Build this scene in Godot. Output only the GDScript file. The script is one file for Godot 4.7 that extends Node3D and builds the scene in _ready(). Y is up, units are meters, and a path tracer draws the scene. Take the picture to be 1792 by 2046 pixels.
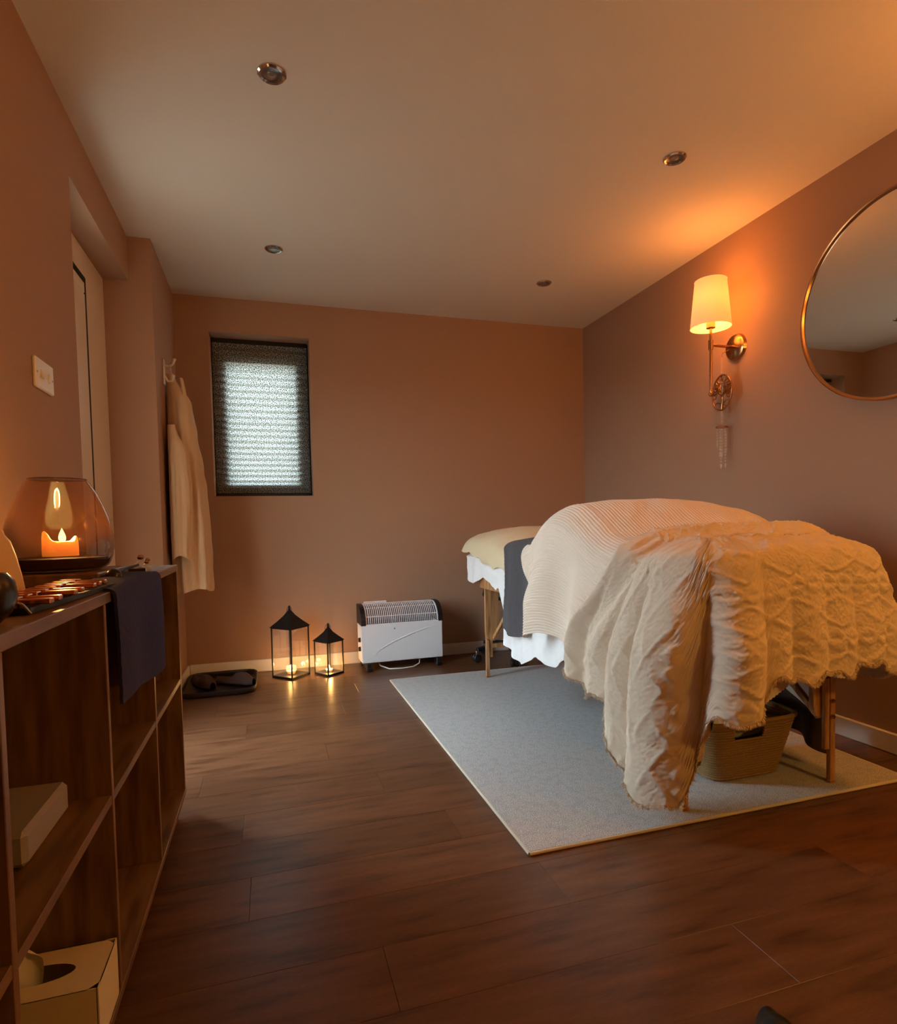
extends Node3D
# A small treatment room at dusk: massage table under throws, wall lamps, candles, a glazed door on the left and a pleated blind.

const XL := -0.627     # left wall
const XP := -0.5216    # boxed-out far part of the left wall
const XR := 2.3265     # right wall
const ZB := -4.041     # back wall
const ZP := -3.318     # face of the boxed-out part, far reveal of the door
const ZN := 1.3        # wall behind the camera
const HC := 2.4        # ceiling
const TOP := 0.824     # top of the shelving unit
const SX := -0.2905    # front of the shelving unit

var M := {}
var taken := {}


# ---------------------------------------------------------------- naming
func numbered(called: String) -> String:
	var n: int = taken.get(called, 0)
	taken[called] = n + 1
	return called if n == 0 else "%s_%03d" % [called, n]


func tag(o: Node, label: String, category: String, group := "", kind := "") -> void:
	if label != "": o.set_meta("label", label)
	if category != "": o.set_meta("category", category)
	if group != "": o.set_meta("group", group)
	if kind != "": o.set_meta("kind", kind)


func thing(called: String, label: String, category: String, at := Vector3.ZERO, group := "", turn := 0.0) -> Node3D:
	var o := Node3D.new()
	o.name = numbered(called)
	add_child(o)
	o.position = at
	o.rotation.y = turn
	tag(o, label, category, group)
	return o


func struct(called: String, label: String, category: String) -> Node3D:
	var o := thing(called, label, category)
	o.set_meta("kind", "structure")
	return o


func part(called: String, g, material: Material, parent: Node, at := Vector3.ZERO, turn := Vector3.ZERO) -> MeshInstance3D:
	var o := MeshInstance3D.new()
	o.name = called
	o.mesh = g.mesh() if g is Geo else g
	o.material_override = material
	parent.add_child(o, true)
	o.position = at
	o.rotation = turn
	return o


# a thing that is a single mesh
func solo(called: String, label: String, category: String, g, material: Material, at := Vector3.ZERO, group := "") -> MeshInstance3D:
	var o := part(numbered(called), g, material, self, at)
	tag(o, label, category, group)
	return o


# ---------------------------------------------------------------- geometry
class Geo:
	var v := PackedVector3Array()
	var n := PackedVector3Array()
	var uv := PackedVector2Array()
	var idx := PackedInt32Array()

	func tri(a: Vector3, b: Vector3, c: Vector3) -> void:   # counter-clockwise seen from outside
		var nn := (b - a).cross(c - a).normalized()
		var k := v.size()
		for p in [a, b, c]:
			v.append(p); n.append(nn); uv.append(Vector2(p.x + p.z, p.y))
		idx.append_array(PackedInt32Array([k, k + 2, k + 1]))

	func quad(a: Vector3, b: Vector3, c: Vector3, d: Vector3) -> void:
		var nn := (c - a).cross(d - b).normalized()
		var k := v.size()
		for p in [a, b, c, d]:
			v.append(p); n.append(nn); uv.append(Vector2(p.x + p.z, p.y))
		idx.append_array(PackedInt32Array([k, k + 2, k + 1, k, k + 3, k + 2]))

	func box(c: Vector3, s: Vector3, bev := 0.0, b := Basis.IDENTITY) -> Geo:
		var h := s * 0.5
		bev = minf(bev, minf(h.x, minf(h.y, h.z)) * 0.9)
		var e := h - Vector3.ONE * bev
		var sg := [-1.0, 1.0]
		for ax in 3:
			var u := (ax + 1) % 3
			var w := (ax + 2) % 3
			for q in sg:
				var p := []
				for k in [[-1, -1], [1, -1], [1, 1], [-1, 1]]:
					var t := Vector3.ZERO
					t[ax] = q * h[ax]; t[u] = k[0] * e[u]; t[w] = k[1] * e[w]
					p.append(c + b * t)
				if q > 0: quad(p[0], p[1], p[2], p[3])
				else: quad(p[3], p[2], p[1], p[0])
			if bev > 0:
				for q1 in sg:
					for q2 in sg:   # edge along ax between faces u and w
						var a1 := Vector3.ZERO; var a2 := Vector3.ZERO; var a3 := Vector3.ZERO; var a4 := Vector3.ZERO
						a1[ax] = -e[ax]; a1[u] = q1 * h[u]; a1[w] = q2 * e[w]
						a2[ax] = e[ax]; a2[u] = q1 * h[u]; a2[w] = q2 * e[w]
						a3[ax] = e[ax]; a3[u] = q1 * e[u]; a3[w] = q2 * h[w]
						a4[ax] = -e[ax]; a4[u] = q1 * e[u]; a4[w] = q2 * h[w]
						if q1 * q2 > 0: quad(c + b * a4, c + b * a3, c + b * a2, c + b * a1)
						else: quad(c + b * a1, c + b * a2, c + b * a3, c + b * a4)
		if bev > 0:
			for x in sg:
				for y in sg:
					for z in sg:
						var p1 := c + b * Vector3(x * h.x, y * e.y, z * e.z)
						var p2 := c + b * Vector3(x * e.x, y * h.y, z * e.z)
						var p3 := c + b * Vector3(x * e.x, y * e.y, z * h.z)
						if x * y * z > 0: tri(p1, p2, p3)
						else: tri(p1, p3, p2)
		return self

	func span(a: Vector3, b: Vector3, bev := 0.0) -> Geo:   # box by two corners
		return box((a + b) * 0.5, (b - a).abs(), bev)

	func bar(a: Vector3, b: Vector3, w: float, d: float, bev := 0.0, up := Vector3.UP) -> Geo:   # beam from a to b
		var z := (b - a).normalized()
		if absf(z.dot(up)) > 0.98: up = Vector3.RIGHT
		var x := up.cross(z).normalized()
		return box((a + b) * 0.5, Vector3(w, d, a.distance_to(b)), bev, Basis(x, z.cross(x), z))

	# profile of (radius, height) points, turned about y; corners sharper than 35 degrees stay sharp
	func lathe(pr: Array, seg := 32, o := Vector3.ZERO, b := Basis.IDENTITY, sx := 1.0, sz := 1.0) -> Geo:
		var m := pr.size()
		var fn := []
		for i in m - 1:
			var d: Vector2 = pr[i + 1] - pr[i]
			fn.append(Vector2(d.y, -d.x).normalized())
		for i in m - 1:
			var na: Vector2 = fn[i]
			var nb: Vector2 = fn[i]
			if i > 0 and fn[i - 1].dot(fn[i]) > 0.8: na = (fn[i - 1] + fn[i]).normalized()
			if i < m - 2 and fn[i + 1].dot(fn[i]) > 0.8: nb = (fn[i + 1] + fn[i]).normalized()
			var k := v.size()
			for j in seg + 1:
				var t := TAU * j / seg
				var cs := cos(t); var sn := sin(t)
				for e in [[pr[i], na], [pr[i + 1], nb]]:
					v.append(o + b * Vector3(e[0].x * cs * sx, e[0].y, e[0].x * sn * sz))
					n.append((b * Vector3(e[1].x * cs, e[1].y, e[1].x * sn)).normalized())
					uv.append(Vector2(float(j) / seg, e[0].y))
			for j in seg:
				var q := k + 2 * j
				idx.append_array(PackedInt32Array([q, q + 2, q + 1, q + 1, q + 2, q + 3]))
		return self

	func tube(path: Array, r, seg := 8, closed := false, flat := 1.0) -> Geo:
		var m := path.size()
		var rings := m + (1 if closed else 0)
		var k := v.size()
		var up := Vector3.UP
		var prev := Vector3.ZERO
		for i in rings:
			var p: Vector3 = path[i % m]
			var a: Vector3 = path[(i - 1 + m) % m] if closed or i > 0 else p
			var c: Vector3 = path[(i + 1) % m] if closed or i < m - 1 else p
			var z := (c - a).normalized()
			if prev == Vector3.ZERO:
				prev = up.cross(z)
				if prev.length() < 0.05: prev = Vector3.RIGHT.cross(z)
			prev = (prev - z * prev.dot(z)).normalized()
			var y := z.cross(prev)
			var rr: float = r[i % m] if r is Array else r
			for j in seg + 1:
				var t := TAU * j / seg
				var d := prev * cos(t) + y * sin(t) * flat
				v.append(p + d * rr); n.append(d.normalized()); uv.append(Vector2(float(j) / seg, float(i)))
		for i in rings - 1:
			for j in seg:
				var q := k + i * (seg + 1) + j
				idx.append_array(PackedInt32Array([q, q + seg + 1, q + 1, q + 1, q + seg + 1, q + seg + 2]))
		if not closed:
			for e in [0, rings - 1]:
				var p: Vector3 = path[e]
				var z: Vector3 = (path[1] - path[0]) if e == 0 else (path[m - 1] - path[m - 2])
				z = -z.normalized() if e == 0 else z.normalized()
				var q := v.size()
				v.append(p); n.append(z); uv.append(Vector2.ZERO)
				for j in seg + 1:
					v.append(v[k + e * (seg + 1) + j]); n.append(z); uv.append(Vector2.ZERO)
				for j in seg:
					if e == 0: idx.append_array(PackedInt32Array([q, q + 1 + j, q + 2 + j]))
					else: idx.append_array(PackedInt32Array([q, q + 2 + j, q + 1 + j]))
		return self

	# polygon in the plane (b.x, b.y) raised along b.z from -d/2 to d/2
	func prism(poly: PackedVector2Array, d: float, o := Vector3.ZERO, b := Basis.IDENTITY) -> Geo:
		if Geometry2D.is_polygon_clockwise(poly): poly.reverse()   # make it counter-clockwise with y up
		var m := poly.size()
		var t := Geometry2D.triangulate_polygon(poly)
		for i in range(0, t.size(), 3):
			var p: Array = [poly[t[i]], poly[t[i + 1]], poly[t[i + 2]]]
			if (p[1] - p[0]).cross(p[2] - p[0]) < 0: p = [p[0], p[2], p[1]]
			var f := []
			for q in p: f.append(b * Vector3(q.x, q.y, d / 2))
			tri(o + f[0], o + f[1], o + f[2])
			f = []
			for q in p: f.append(b * Vector3(q.x, q.y, -d / 2))
			tri(o + f[0], o + f[2], o + f[1])
		var ccw := 0.0
		for i in m: ccw += poly[i].cross(poly[(i + 1) % m])
		for i in m:
			var p := poly[i]; var q := poly[(i + 1) % m]
			if ccw < 0:
				var w := p; p = q; q = w
			quad(o + b * Vector3(p.x, p.y, -d / 2), o + b * Vector3(q.x, q.y, -d / 2), o + b * Vector3(q.x, q.y, d / 2), o + b * Vector3(p.x, p.y, d / 2))
		return self

	# a sheet of cloth through pts[j * nu + i]; thick > 0 gives it a back and hems
	func sheet(pts: PackedVector3Array, nu: int, nv: int, thick := 0.0, wrap := false) -> Geo:
		var k := v.size()
		var nr := PackedVector3Array()
		nr.resize(nu * nv)
		for j in nv:
			for i in nu:
				var i0 := maxi(i - 1, 0); var i1 := mini(i + 1, nu - 1)
				if wrap:
					i0 = i - 1 if i > 0 else nu - 2
					i1 = i + 1 if i < nu - 1 else 1
				var a := pts[j * nu + i1] - pts[j * nu + i0]
				var c := pts[mini(j + 1, nv - 1) * nu + i] - pts[maxi(j - 1, 0) * nu + i]
				var cr := c.cross(a)
				nr[j * nu + i] = cr.normalized() if cr.length() > 1e-12 else Vector3.UP
		v.append_array(pts); n.append_array(nr)
		for j in nv:
			for i in nu: uv.append(Vector2(float(i) / (nu - 1), float(j) / (nv - 1)))
		for j in nv - 1:
			for i in nu - 1:
				var q := k + j * nu + i
				idx.append_array(PackedInt32Array([q, q + 1, q + nu, q + 1, q + nu + 1, q + nu]))
		if thick > 0.0:
			var kb := v.size()
			for q in nu * nv:
				v.append(pts[q] - nr[q] * thick); n.append(-nr[q])
			for j in nv:
				for i in nu: uv.append(Vector2(float(i) / (nu - 1), float(j) / (nv - 1)))
			for j in nv - 1:
				for i in nu - 1:
					var q := kb + j * nu + i
					idx.append_array(PackedInt32Array([q, q + nu, q + 1, q + 1, q + nu, q + nu + 1]))
			var rim := PackedInt32Array()
			for i in nu: rim.append(i)
			for j in range(1, nv): rim.append(j * nu + nu - 1)
			for i in range(nu - 2, -1, -1): rim.append((nv - 1) * nu + i)
			for j in range(nv - 2, 0, -1): rim.append(j * nu)
			for e in rim.size():
				var a := rim[e]; var c := rim[(e + 1) % rim.size()]
				quad(v[k + a], v[kb + a], v[kb + c], v[k + c])
		return self

	func mesh() -> ArrayMesh:
		var a := []
		a.resize(Mesh.ARRAY_MAX)
		a[Mesh.ARRAY_VERTEX] = v; a[Mesh.ARRAY_NORMAL] = n; a[Mesh.ARRAY_TEX_UV] = uv; a[Mesh.ARRAY_INDEX] = idx
		var m := ArrayMesh.new()
		m.add_surface_from_arrays(Mesh.PRIMITIVE_TRIANGLES, a)
		return m


func geo() -> Geo:
	return Geo.new()


# ---------------------------------------------------------------- materials
func noise(freq: float, seed_value: int, octaves := 3, type := FastNoiseLite.TYPE_SIMPLEX_SMOOTH) -> FastNoiseLite:
	var f := FastNoiseLite.new()
	f.noise_type = type
	f.seed = seed_value
	f.frequency = freq
	f.fractal_octaves = octaves
	return f


func tex(freq: float, seed_value: int, stops := [], size := 512, octaves := 4, type := FastNoiseLite.TYPE_SIMPLEX_SMOOTH) -> NoiseTexture2D:
	var t := NoiseTexture2D.new()
	t.width = size; t.height = size
	t.seamless = true
	t.noise = noise(freq, seed_value, octaves, type)
	if stops.size():
		var g := Gradient.new()
		var offs := PackedFloat32Array(); var cols := PackedColorArray()
		for s in stops:
			offs.append(s[0]); cols.append(s[1])
		g.offsets = offs; g.colors = cols
		t.color_ramp = g
	return t


func mat(called: String, c: Color, rough := 0.8, metal := 0.0) -> StandardMaterial3D:
	var m := StandardMaterial3D.new()
	m.resource_name = called
	m.albedo_color = c
	m.roughness = rough
	m.metallic = metal
	M[called] = m
	return m


func tri(m: StandardMaterial3D, scale: Vector3, world := true) -> StandardMaterial3D:
	m.uv1_triplanar = true
	m.uv1_world_triplanar = world
	m.uv1_scale = scale
	return m


func bump(m: StandardMaterial3D, t: Texture2D, cm: float) -> StandardMaterial3D:
	m.heightmap_enabled = true
	m.heightmap_texture = t
	m.heightmap_scale = cm
	return m


func glow(called: String, c: Color, e: float) -> StandardMaterial3D:
	var m := mat(called, c, 0.6)
	m.emission_enabled = true
	m.emission = c
	m.emission_energy_multiplier = e
	return m


func pane(called: String, c: Color, alpha: float, rough := 0.02) -> StandardMaterial3D:
	var m := mat(called, Color(c.r, c.g, c.b, alpha), rough)
	m.transparency = BaseMaterial3D.TRANSPARENCY_ALPHA
	return m


func grey(a: float) -> Color:
	return Color(a, a, a)


func make_materials() -> void:
	var fine := tex(0.09, 3, [], 512, 3)
	var cloud := tex(0.012, 7, [[0.3, grey(0.92)], [0.7, grey(1.0)]], 512, 3)
	var m := tri(mat("wall_paint", Color8(166, 130, 103), 0.75), Vector3(1, 1, 1) * 2.0)
	bump(m, fine, 0.02)
	m = tri(mat("ceiling_paint", Color8(220, 210, 196), 0.85), Vector3(1, 1, 1) * 2.0)
	bump(m, fine, 0.02)
	mat("trim_white", Color8(226, 219, 208), 0.45)
	mat("frame_cream", Color8(222, 206, 184), 0.4)
	mat("gasket", Color8(20, 18, 17), 0.7)
	mat("window_dark", Color8(38, 38, 40), 0.5)
	pane("window_glass", Color(1, 1, 1), 0.02)
	# floor boards: six cuts of the same timber
	var grain := tex(0.006, 11, [[0.1, Color8(82, 50, 31)], [0.36, Color8(106, 70, 46)], [0.6, Color8(113, 75, 50)], [0.9, Color8(124, 85, 58)]], 1024, 5)
	var fibre := tex(0.05, 23, [[0.2, grey(0.86)], [0.6, grey(1.0)]], 1024, 3)
	for k in 6:
		var t: float = [1.0, 0.93, 1.04, 0.97, 1.02, 0.95][k]
		m = tri(mat("board_%d" % k, Color(t, t, t) * Color(0.98, 0.97, 0.95), 0.30), Vector3(0.45, 1.0, 3.1))
		m.uv1_offset = Vector3(0.13 * k + 0.05, 0.3 * k, 0.37 * k)
		m.albedo_texture = grain
		m.detail_enabled = true
		m.detail_blend_mode = BaseMaterial3D.BLEND_MODE_MUL
		m.detail_albedo = fibre
		m.detail_uv_layer = BaseMaterial3D.DETAIL_UV_2
		m.uv2_triplanar = true
		m.uv2_world_triplanar = true
		m.uv2_scale = Vector3(0.8, 1.0, 14.0)
	var oak := tex(0.008, 31, [[0.2, Color8(150, 108, 70)], [0.5, Color8(186, 142, 98)], [0.8, Color8(202, 160, 116)]], 512, 5)
	m = tri(mat("oak_board", Color(0.64, 0.61, 0.55), 0.42), Vector3(5.0, 5.0, 0.7)); m.albedo_texture = oak
	m = tri(mat("oak_upright", Color(0.64, 0.61, 0.55), 0.42), Vector3(6.0, 0.7, 6.0)); m.albedo_texture = oak
	m = tri(mat("beech", Color(1.0, 0.96, 0.9), 0.45), Vector3(6.0, 0.8, 6.0)); m.albedo_texture = oak
	# rug: short pale pile with a worn, clouded pattern
	var worn := tex(0.03, 41, [[0.2, Color8(212, 212, 208)], [0.45, Color8(222, 221, 216)], [0.62, Color8(230, 227, 220)], [0.85, Color8(216, 216, 211)]], 1024, 6)
	m = tri(mat("rug_pile", Color(1, 1, 1), 0.95), Vector3(0.8, 0.8, 0.8)); m.albedo_texture = worn
	m.detail_enabled = true; m.detail_blend_mode = BaseMaterial3D.BLEND_MODE_MUL
	m.detail_albedo = tex(0.1, 43, [[0.25, grey(0.66)], [0.7, grey(1.0)]], 512, 2)
	m.detail_uv_layer = BaseMaterial3D.DETAIL_UV_2
	m.uv2_triplanar = true; m.uv2_world_triplanar = true; m.uv2_scale = Vector3(5, 5, 5)
	mat("rug_binding", Color8(214, 205, 182), 0.9)
	# cloth
	var terry := tex(0.2, 51, [], 512, 2)
	var weave := tex(0.12, 52, [], 512, 2, FastNoiseLite.TYPE_CELLULAR)
	for d in [["fleece_cream", Color8(240, 220, 192), 0.18, 9.0], ["throw_ribbed", Color8(238, 220, 198), 0.06, 14.0], ["sheet_white", Color8(236, 234, 230), 0.06, 9.0], ["towel_grey", Color8(84, 80, 82), 0.14, 12.0], ["head_cover", Color8(226, 205, 164), 0.08, 12.0], ["towel_navy", Color8(34, 34, 84), 0.1, 10.0], ["robe_cream", Color8(222, 190, 150), 0.12, 12.0], ["cloth_brown", Color8(74, 58, 48), 0.1, 10.0]]:
		m = tri(mat(d[0], d[1], 0.95), Vector3.ONE * float(d[3]), false)
		bump(m, terry, d[2])
		m.rim_enabled = true; m.rim = 0.35; m.rim_tint = 0.6
	bump(M.sheet_white, weave, 0.05)
	mat("vinyl_dark", Color8(44, 32, 28), 0.5)
	mat("black_metal", Color8(24, 22, 21), 0.5, 0.3)
	mat("black_plastic", Color8(22, 21, 21), 0.45)
	mat("heater_white", Color8(232, 230, 228), 0.4)
	mat("heater_steel", Color8(168, 164, 160), 0.45, 1.0)
	mat("print_grey", Color8(120, 116, 114), 0.6)
	mat("chrome", Color8(205, 200, 195), 0.12, 1.0)
	mat("brass", Color8(188, 142, 98), 0.22, 1.0)
	mat("copper", Color8(226, 150, 108), 0.22, 1.0)
	mat("steel_cable", Color8(150, 148, 146), 0.35, 1.0)
	mat("mirror_glass", Color8(236, 238, 236), 0.015, 1.0)
	m = mat("lamp_shade", Color8(250, 236, 212), 0.9)
	m.backlight_enabled = true; m.backlight = Color(0.40, 0.35, 0.27)
	m.emission_enabled = true; m.emission = Color8(255, 190, 105); m.emission_energy_multiplier = 0.32
	m = mat("blind_fabric", Color(1, 1, 1), 0.9)
	m.albedo_texture = tex(0.07, 61, [[0.25, Color8(30, 32, 31)], [0.48, Color8(120, 122, 118)], [0.72, Color8(196, 198, 192)]], 512, 3)
	m.uv1_scale = Vector3(2.0, 4.0, 1.0)
	m.backlight_enabled = true; m.backlight = Color(0.78, 0.78, 0.76)
	mat("blind_rail", Color8(18, 18, 19), 0.6)
	m = mat("wax", Color8(255, 240, 205), 0.5)
	m.subsurf_scatter_enabled = true; m.subsurf_scatter_strength = 0.3
	m.backlight_enabled = true; m.backlight = Color(0.95, 0.85, 0.65)
	glow("flame", Color8(255, 196, 110), 9.0)
	glow("bulb_glow", Color8(255, 214, 150), 6.0)
	pane("smoky_glass", Color8(74, 42, 22), 0.5, 0.04)
	pane("lantern_glass", Color8(230, 230, 230), 0.03)
	pane("clear_glass", Color8(225, 220, 210), 0.16, 0.03)
	mat("sand_brown", Color8(64, 36, 20), 0.8)
	mat("ceramic_cream", Color8(226, 190, 140), 0.55)
	mat("ceramic_dark", Color8(42, 30, 24), 0.25)
	mat("lamp_lens", Color8(120, 112, 106), 0.1, 0.6)
	m = tri(mat("seagrass", Color(1, 1, 1), 0.85), Vector3(20, 9, 20), false)
	m.albedo_texture = tex(0.05, 71, [[0.2, Color8(92, 66, 34)], [0.5, Color8(142, 110, 62)], [0.8, Color8(176, 142, 88)]], 512, 3)
	mat("paper_white", Color8(222, 208, 172), 0.8)
	mat("tissue", Color8(236, 230, 214), 0.9)
	mat("device_grey", Color8(150, 142, 134), 0.5)
	mat("tray_plastic", Color8(30, 22, 20), 0.35)
	mat("slipper_brown", Color8(70, 48, 38), 0.8)
	mat("shoe_black", Color8(16, 14, 14), 0.5)
	mat("switch_plate", Color8(232, 224, 210), 0.35)
	m = mat("crystal", Color(0.95, 0.95, 0.95, 0.1), 0.03)
	m.transparency = BaseMaterial3D.TRANSPARENCY_ALPHA


# ---------------------------------------------------------------- lights
func omni(called: String, parent: Node, at: Vector3, c: Color, e: float, size: float) -> OmniLight3D:
	var l := OmniLight3D.new()
	l.name = called
	parent.add_child(l, true)
	l.position = at
	l.light_color = c
	l.light_energy = e
	l.light_size = size
	l.omni_range = 9.0
	l.omni_attenuation = 2.0
	l.shadow_enabled = true
	return l


func lin(r: float, g: float, b: float) -> Color:
	return Color(r, g, b).linear_to_srgb()


# energies and colours of every light in the room, in one place
var E_SCONCE := 0.16
var C_SCONCE := lin(1.0, 0.315, 0.055)
var E_SCONCE_NEAR := 0.45
var C_SCONCE_NEAR := lin(1.0, 0.36, 0.06)
var E_CANDLE := 0.12
var C_CANDLE := lin(1.0, 0.50, 0.14)
var E_FLOOR_LAMP := 0.58
var C_FLOOR_LAMP := lin(1.0, 0.55, 0.11)
var SKY := 44.0


func _ready() -> void:
	var cam := Camera3D.new()
	cam.name = "camera"
	add_child(cam)
	cam.position = Vector3(0, 0.9373, 0)
	cam.rotation = Vector3(-0.041825, -0.29602, -0.021202)   # YXZ order
	cam.projection = Camera3D.PROJECTION_FRUSTUM
	cam.near = 0.05
	cam.far = 60.0
	cam.size = 2046.0 / 1179.41 * cam.near
	cam.frustum_offset = Vector2(-1.767, 74.458) / 1179.41 * cam.near
	cam.current = true

	var we := WorldEnvironment.new()
	we.name = "environment"
	var e := Environment.new()
	e.background_mode = Environment.BG_SKY
	var sky := Sky.new()
	var sm := ProceduralSkyMaterial.new()
	var up := Color(0.62, 0.80, 0.94)
	sm.sky_top_color = (up * SKY).linear_to_srgb()
	sm.sky_horizon_color = (Color(0.82, 0.90, 0.92) * SKY).linear_to_srgb()
	sm.ground_horizon_color = (Color(0.17, 0.18, 0.17) * SKY).linear_to_srgb()
	sm.ground_bottom_color = (Color(0.13, 0.135, 0.12) * SKY).linear_to_srgb()
	sm.sun_angle_max = 0.0
	sky.sky_material = sm
	e.sky = sky
	e.tonemap_mode = Environment.TONE_MAPPER_LINEAR
	e.tonemap_exposure = 0.9
	e.sdfgi_enabled = true
	e.ssao_enabled = true
	e.ssil_enabled = true
	we.environment = e
	add_child(we)

	make_materials()
	build_shell()
	build_door()
	build_window()
	build_rug()
	build_table()
	build_bedding()
	build_shelves()
	build_sconces()
	build_mirror()
	build_downlights()
	build_lanterns()
	build_heater()
	build_robe()
	build_shelf_things()
	build_floor_things()


# ---------------------------------------------------------------- the room
func build_shell() -> void:
	var t := 0.3
	# floor of separate boards on a screed
	var fl := struct("floor", "dark brown timber floor of long boards", "floor")
	part("screed", geo().span(Vector3(-0.93, -0.12, ZB - t), Vector3(XR + t, -0.016, ZN + t)), M.gasket, fl)
	var rng := RandomNumberGenerator.new()
	rng.seed = 5
	var w := 0.1865
	var z := -1.4585 + w * 15.0
	var row := 0
	var cache := {}
	while z > ZB - 0.05:
		var x0 := -0.80 if z < -2.4 and z > ZP else XL
		if z < ZP + 0.05: x0 = XP
		x0 -= 0.02
		# one joint of the third row from the camera is known from the photograph
		var joint: float = -0.0755 if absf(z + 1.4585) < 0.02 else x0 + 0.25 + fposmod(row * 0.47, 1.1)
		var x := joint - 1.25
		while x + 1.25 < x0 + 0.04: x += 1.25
		while x < XR:
			var a := maxf(x, x0)
			var b := minf(x + 1.25, XR + 0.02)
			var zb := maxf(z - w, ZB - 0.02)
			if z < ZN + 0.1 and b - a > 0.02:
				var len_x := snappedf(b - a - 0.0009, 0.0001)
				var key := "%.4f %.4f" % [len_x, z - zb]
				if not cache.has(key):
					cache[key] = geo().box(Vector3.ZERO, Vector3(len_x, 0.016, z - zb - 0.0009), 0.0003).mesh()
				part("plank", cache[key], M["board_%d" % rng.randi_range(0, 5)], fl, Vector3((a + b) / 2, -0.008, (z + zb) / 2))
			x += 1.25
		z -= w
		row += 1
	var ce := struct("ceiling", "flat white painted ceiling", "ceiling")
	part("slab", geo().span(Vector3(-0.93, HC, ZB - t), Vector3(XR + t, HC + 0.25, ZN + t)), M.ceiling_paint, ce)
	# left wall with the door recess, and the boxed-out part beyond it
	var wl := struct("wall_left", "taupe painted left wall with a deep door recess", "wall")
	var g := geo()
	g.span(Vector3(XL - t, -0.1, -2.4), Vector3(XL, HC, ZN + t))
	g.span(Vector3(XL - t, 2.183, ZP), Vector3(XL, HC, -2.4))
	part("plaster", g, M.wall_paint, wl)
	part("pier", geo().span(Vector3(XL - t, -0.1, ZB - t), Vector3(XP, HC, ZP)), M.wall_paint, wl)
	var wb := struct("wall_back", "taupe painted back wall with a small deep-set window", "wall")
	g = geo()
	var zo := ZB - 0.26
	var wx0 := -0.322; var wx1 := 0.294; var wy0 := 1.149; var wy1 := 2.185
	g.span(Vector3(XP, -0.1, zo), Vector3(wx0, HC, ZB))
	g.span(Vector3(wx1, -0.1, zo), Vector3(XR, HC, ZB))
	g.span(Vector3(wx0, -0.1, zo), Vector3(wx1, wy0, ZB))
	g.span(Vector3(wx0, wy1, zo), Vector3(wx1, HC, ZB))
	part("plaster", g, M.wall_paint, wb)
	var wr := struct("wall_right", "taupe painted right wall carrying the lamp and the mirror", "wall")
	part("plaster", geo().span(Vector3(XR, -0.1, zo), Vector3(XR + t, HC, ZN + t)), M.wall_paint, wr)
	var wf := struct("wall_front", "taupe painted wall behind the camera", "wall")
	part("plaster", geo().span(Vector3(XL, -0.1, ZN), Vector3(XR, HC, ZN + t)), M.wall_paint, wf)
	# skirting with a small rounded top
	var bb := struct("baseboard_back", "cream skirting board along the back wall", "skirting")
	part("board", geo().span(Vector3(XP + 0.016, 0, ZB), Vector3(XR - 0.016, 0.082, ZB + 0.016), 0.004), M.trim_white, bb)
	var bl := struct("baseboard_left", "cream skirting board along the boxed-out left wall", "skirting")
	part("board", geo().span(Vector3(XP, 0, ZB + 0.016), Vector3(XP + 0.016, 0.082, ZP), 0.004), M.trim_white, bl)
	var br := struct("baseboard_right", "cream skirting board along the right wall", "skirting")
	part("board", geo().span(Vector3(XR - 0.016, 0, ZB), Vector3(XR, 0.082, ZN), 0.004), M.trim_white, br)


func build_door() -> void:
	var d := struct("door_1", "cream glazed garden door set deep in the left wall", "door")
	var x := -0.74
	var z0 := -2.402; var z1 := ZP + 0.001
	var g := geo()
	g.span(Vector3(x - 0.07, 0, z1), Vector3(x, 2.182, -2.985), 0.004)
	g.span(Vector3(x - 0.07, 0, -2.452), Vector3(x, 2.182, z0), 0.004)
	g.span(Vector3(x - 0.07, 2.04, -2.985), Vector3(x, 2.182, -2.452), 0.004)
	g.span(Vector3(x - 0.07, 0, -2.985), Vector3(x, 0.03, -2.452), 0.004)
	part("door_frame", g, M.frame_cream, d)
	g = geo()
	g.span(Vector3(x - 0.066, 0.03, -3.004), Vector3(x + 0.0015, 2.058, -2.977))
	g.span(Vector3(x - 0.066, 2.032, -2.98), Vector3(x + 0.0015, 2.058, -2.452))
	g.span(Vector3(x - 0.066, 0.03, -2.46), Vector3(x + 0.0015, 2.032, -2.440))
	part("gasket", g, M.gasket, d)
	g = geo()
	var a := -2.975; var b := -2.462
	var gy0 := 0.2; var gy1 := 1.98; var gz0 := -2.80; var gz1 := -2.485
	g.span(Vector3(x - 0.062, 0.034, a), Vector3(x + 0.004, gy0, b), 0.005)
	g.span(Vector3(x - 0.062, gy1, a), Vector3(x + 0.004, 2.03, b), 0.005)
	g.span(Vector3(x - 0.062, gy0, a), Vector3(x + 0.004, gy1, gz0), 0.005)
	g.span(Vector3(x - 0.062, gy0, gz1), Vector3(x + 0.004, gy1, b), 0.005)
	var leaf := part("door_leaf", g, M.frame_cream, d)
	part("glass", geo().span(Vector3(x - 0.032, gy0, gz0), Vector3(x - 0.031, gy1, gz1)), M.window_glass, leaf)
	part("handle", geo().tube([Vector3(x + 0.004, 1.02, -2.48), Vector3(x + 0.05, 1.02, -2.48), Vector3(x + 0.055, 1.02, -2.5), Vector3(x + 0.055, 1.02, -2.6)], 0.009, 10), M.chrome, leaf)


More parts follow.
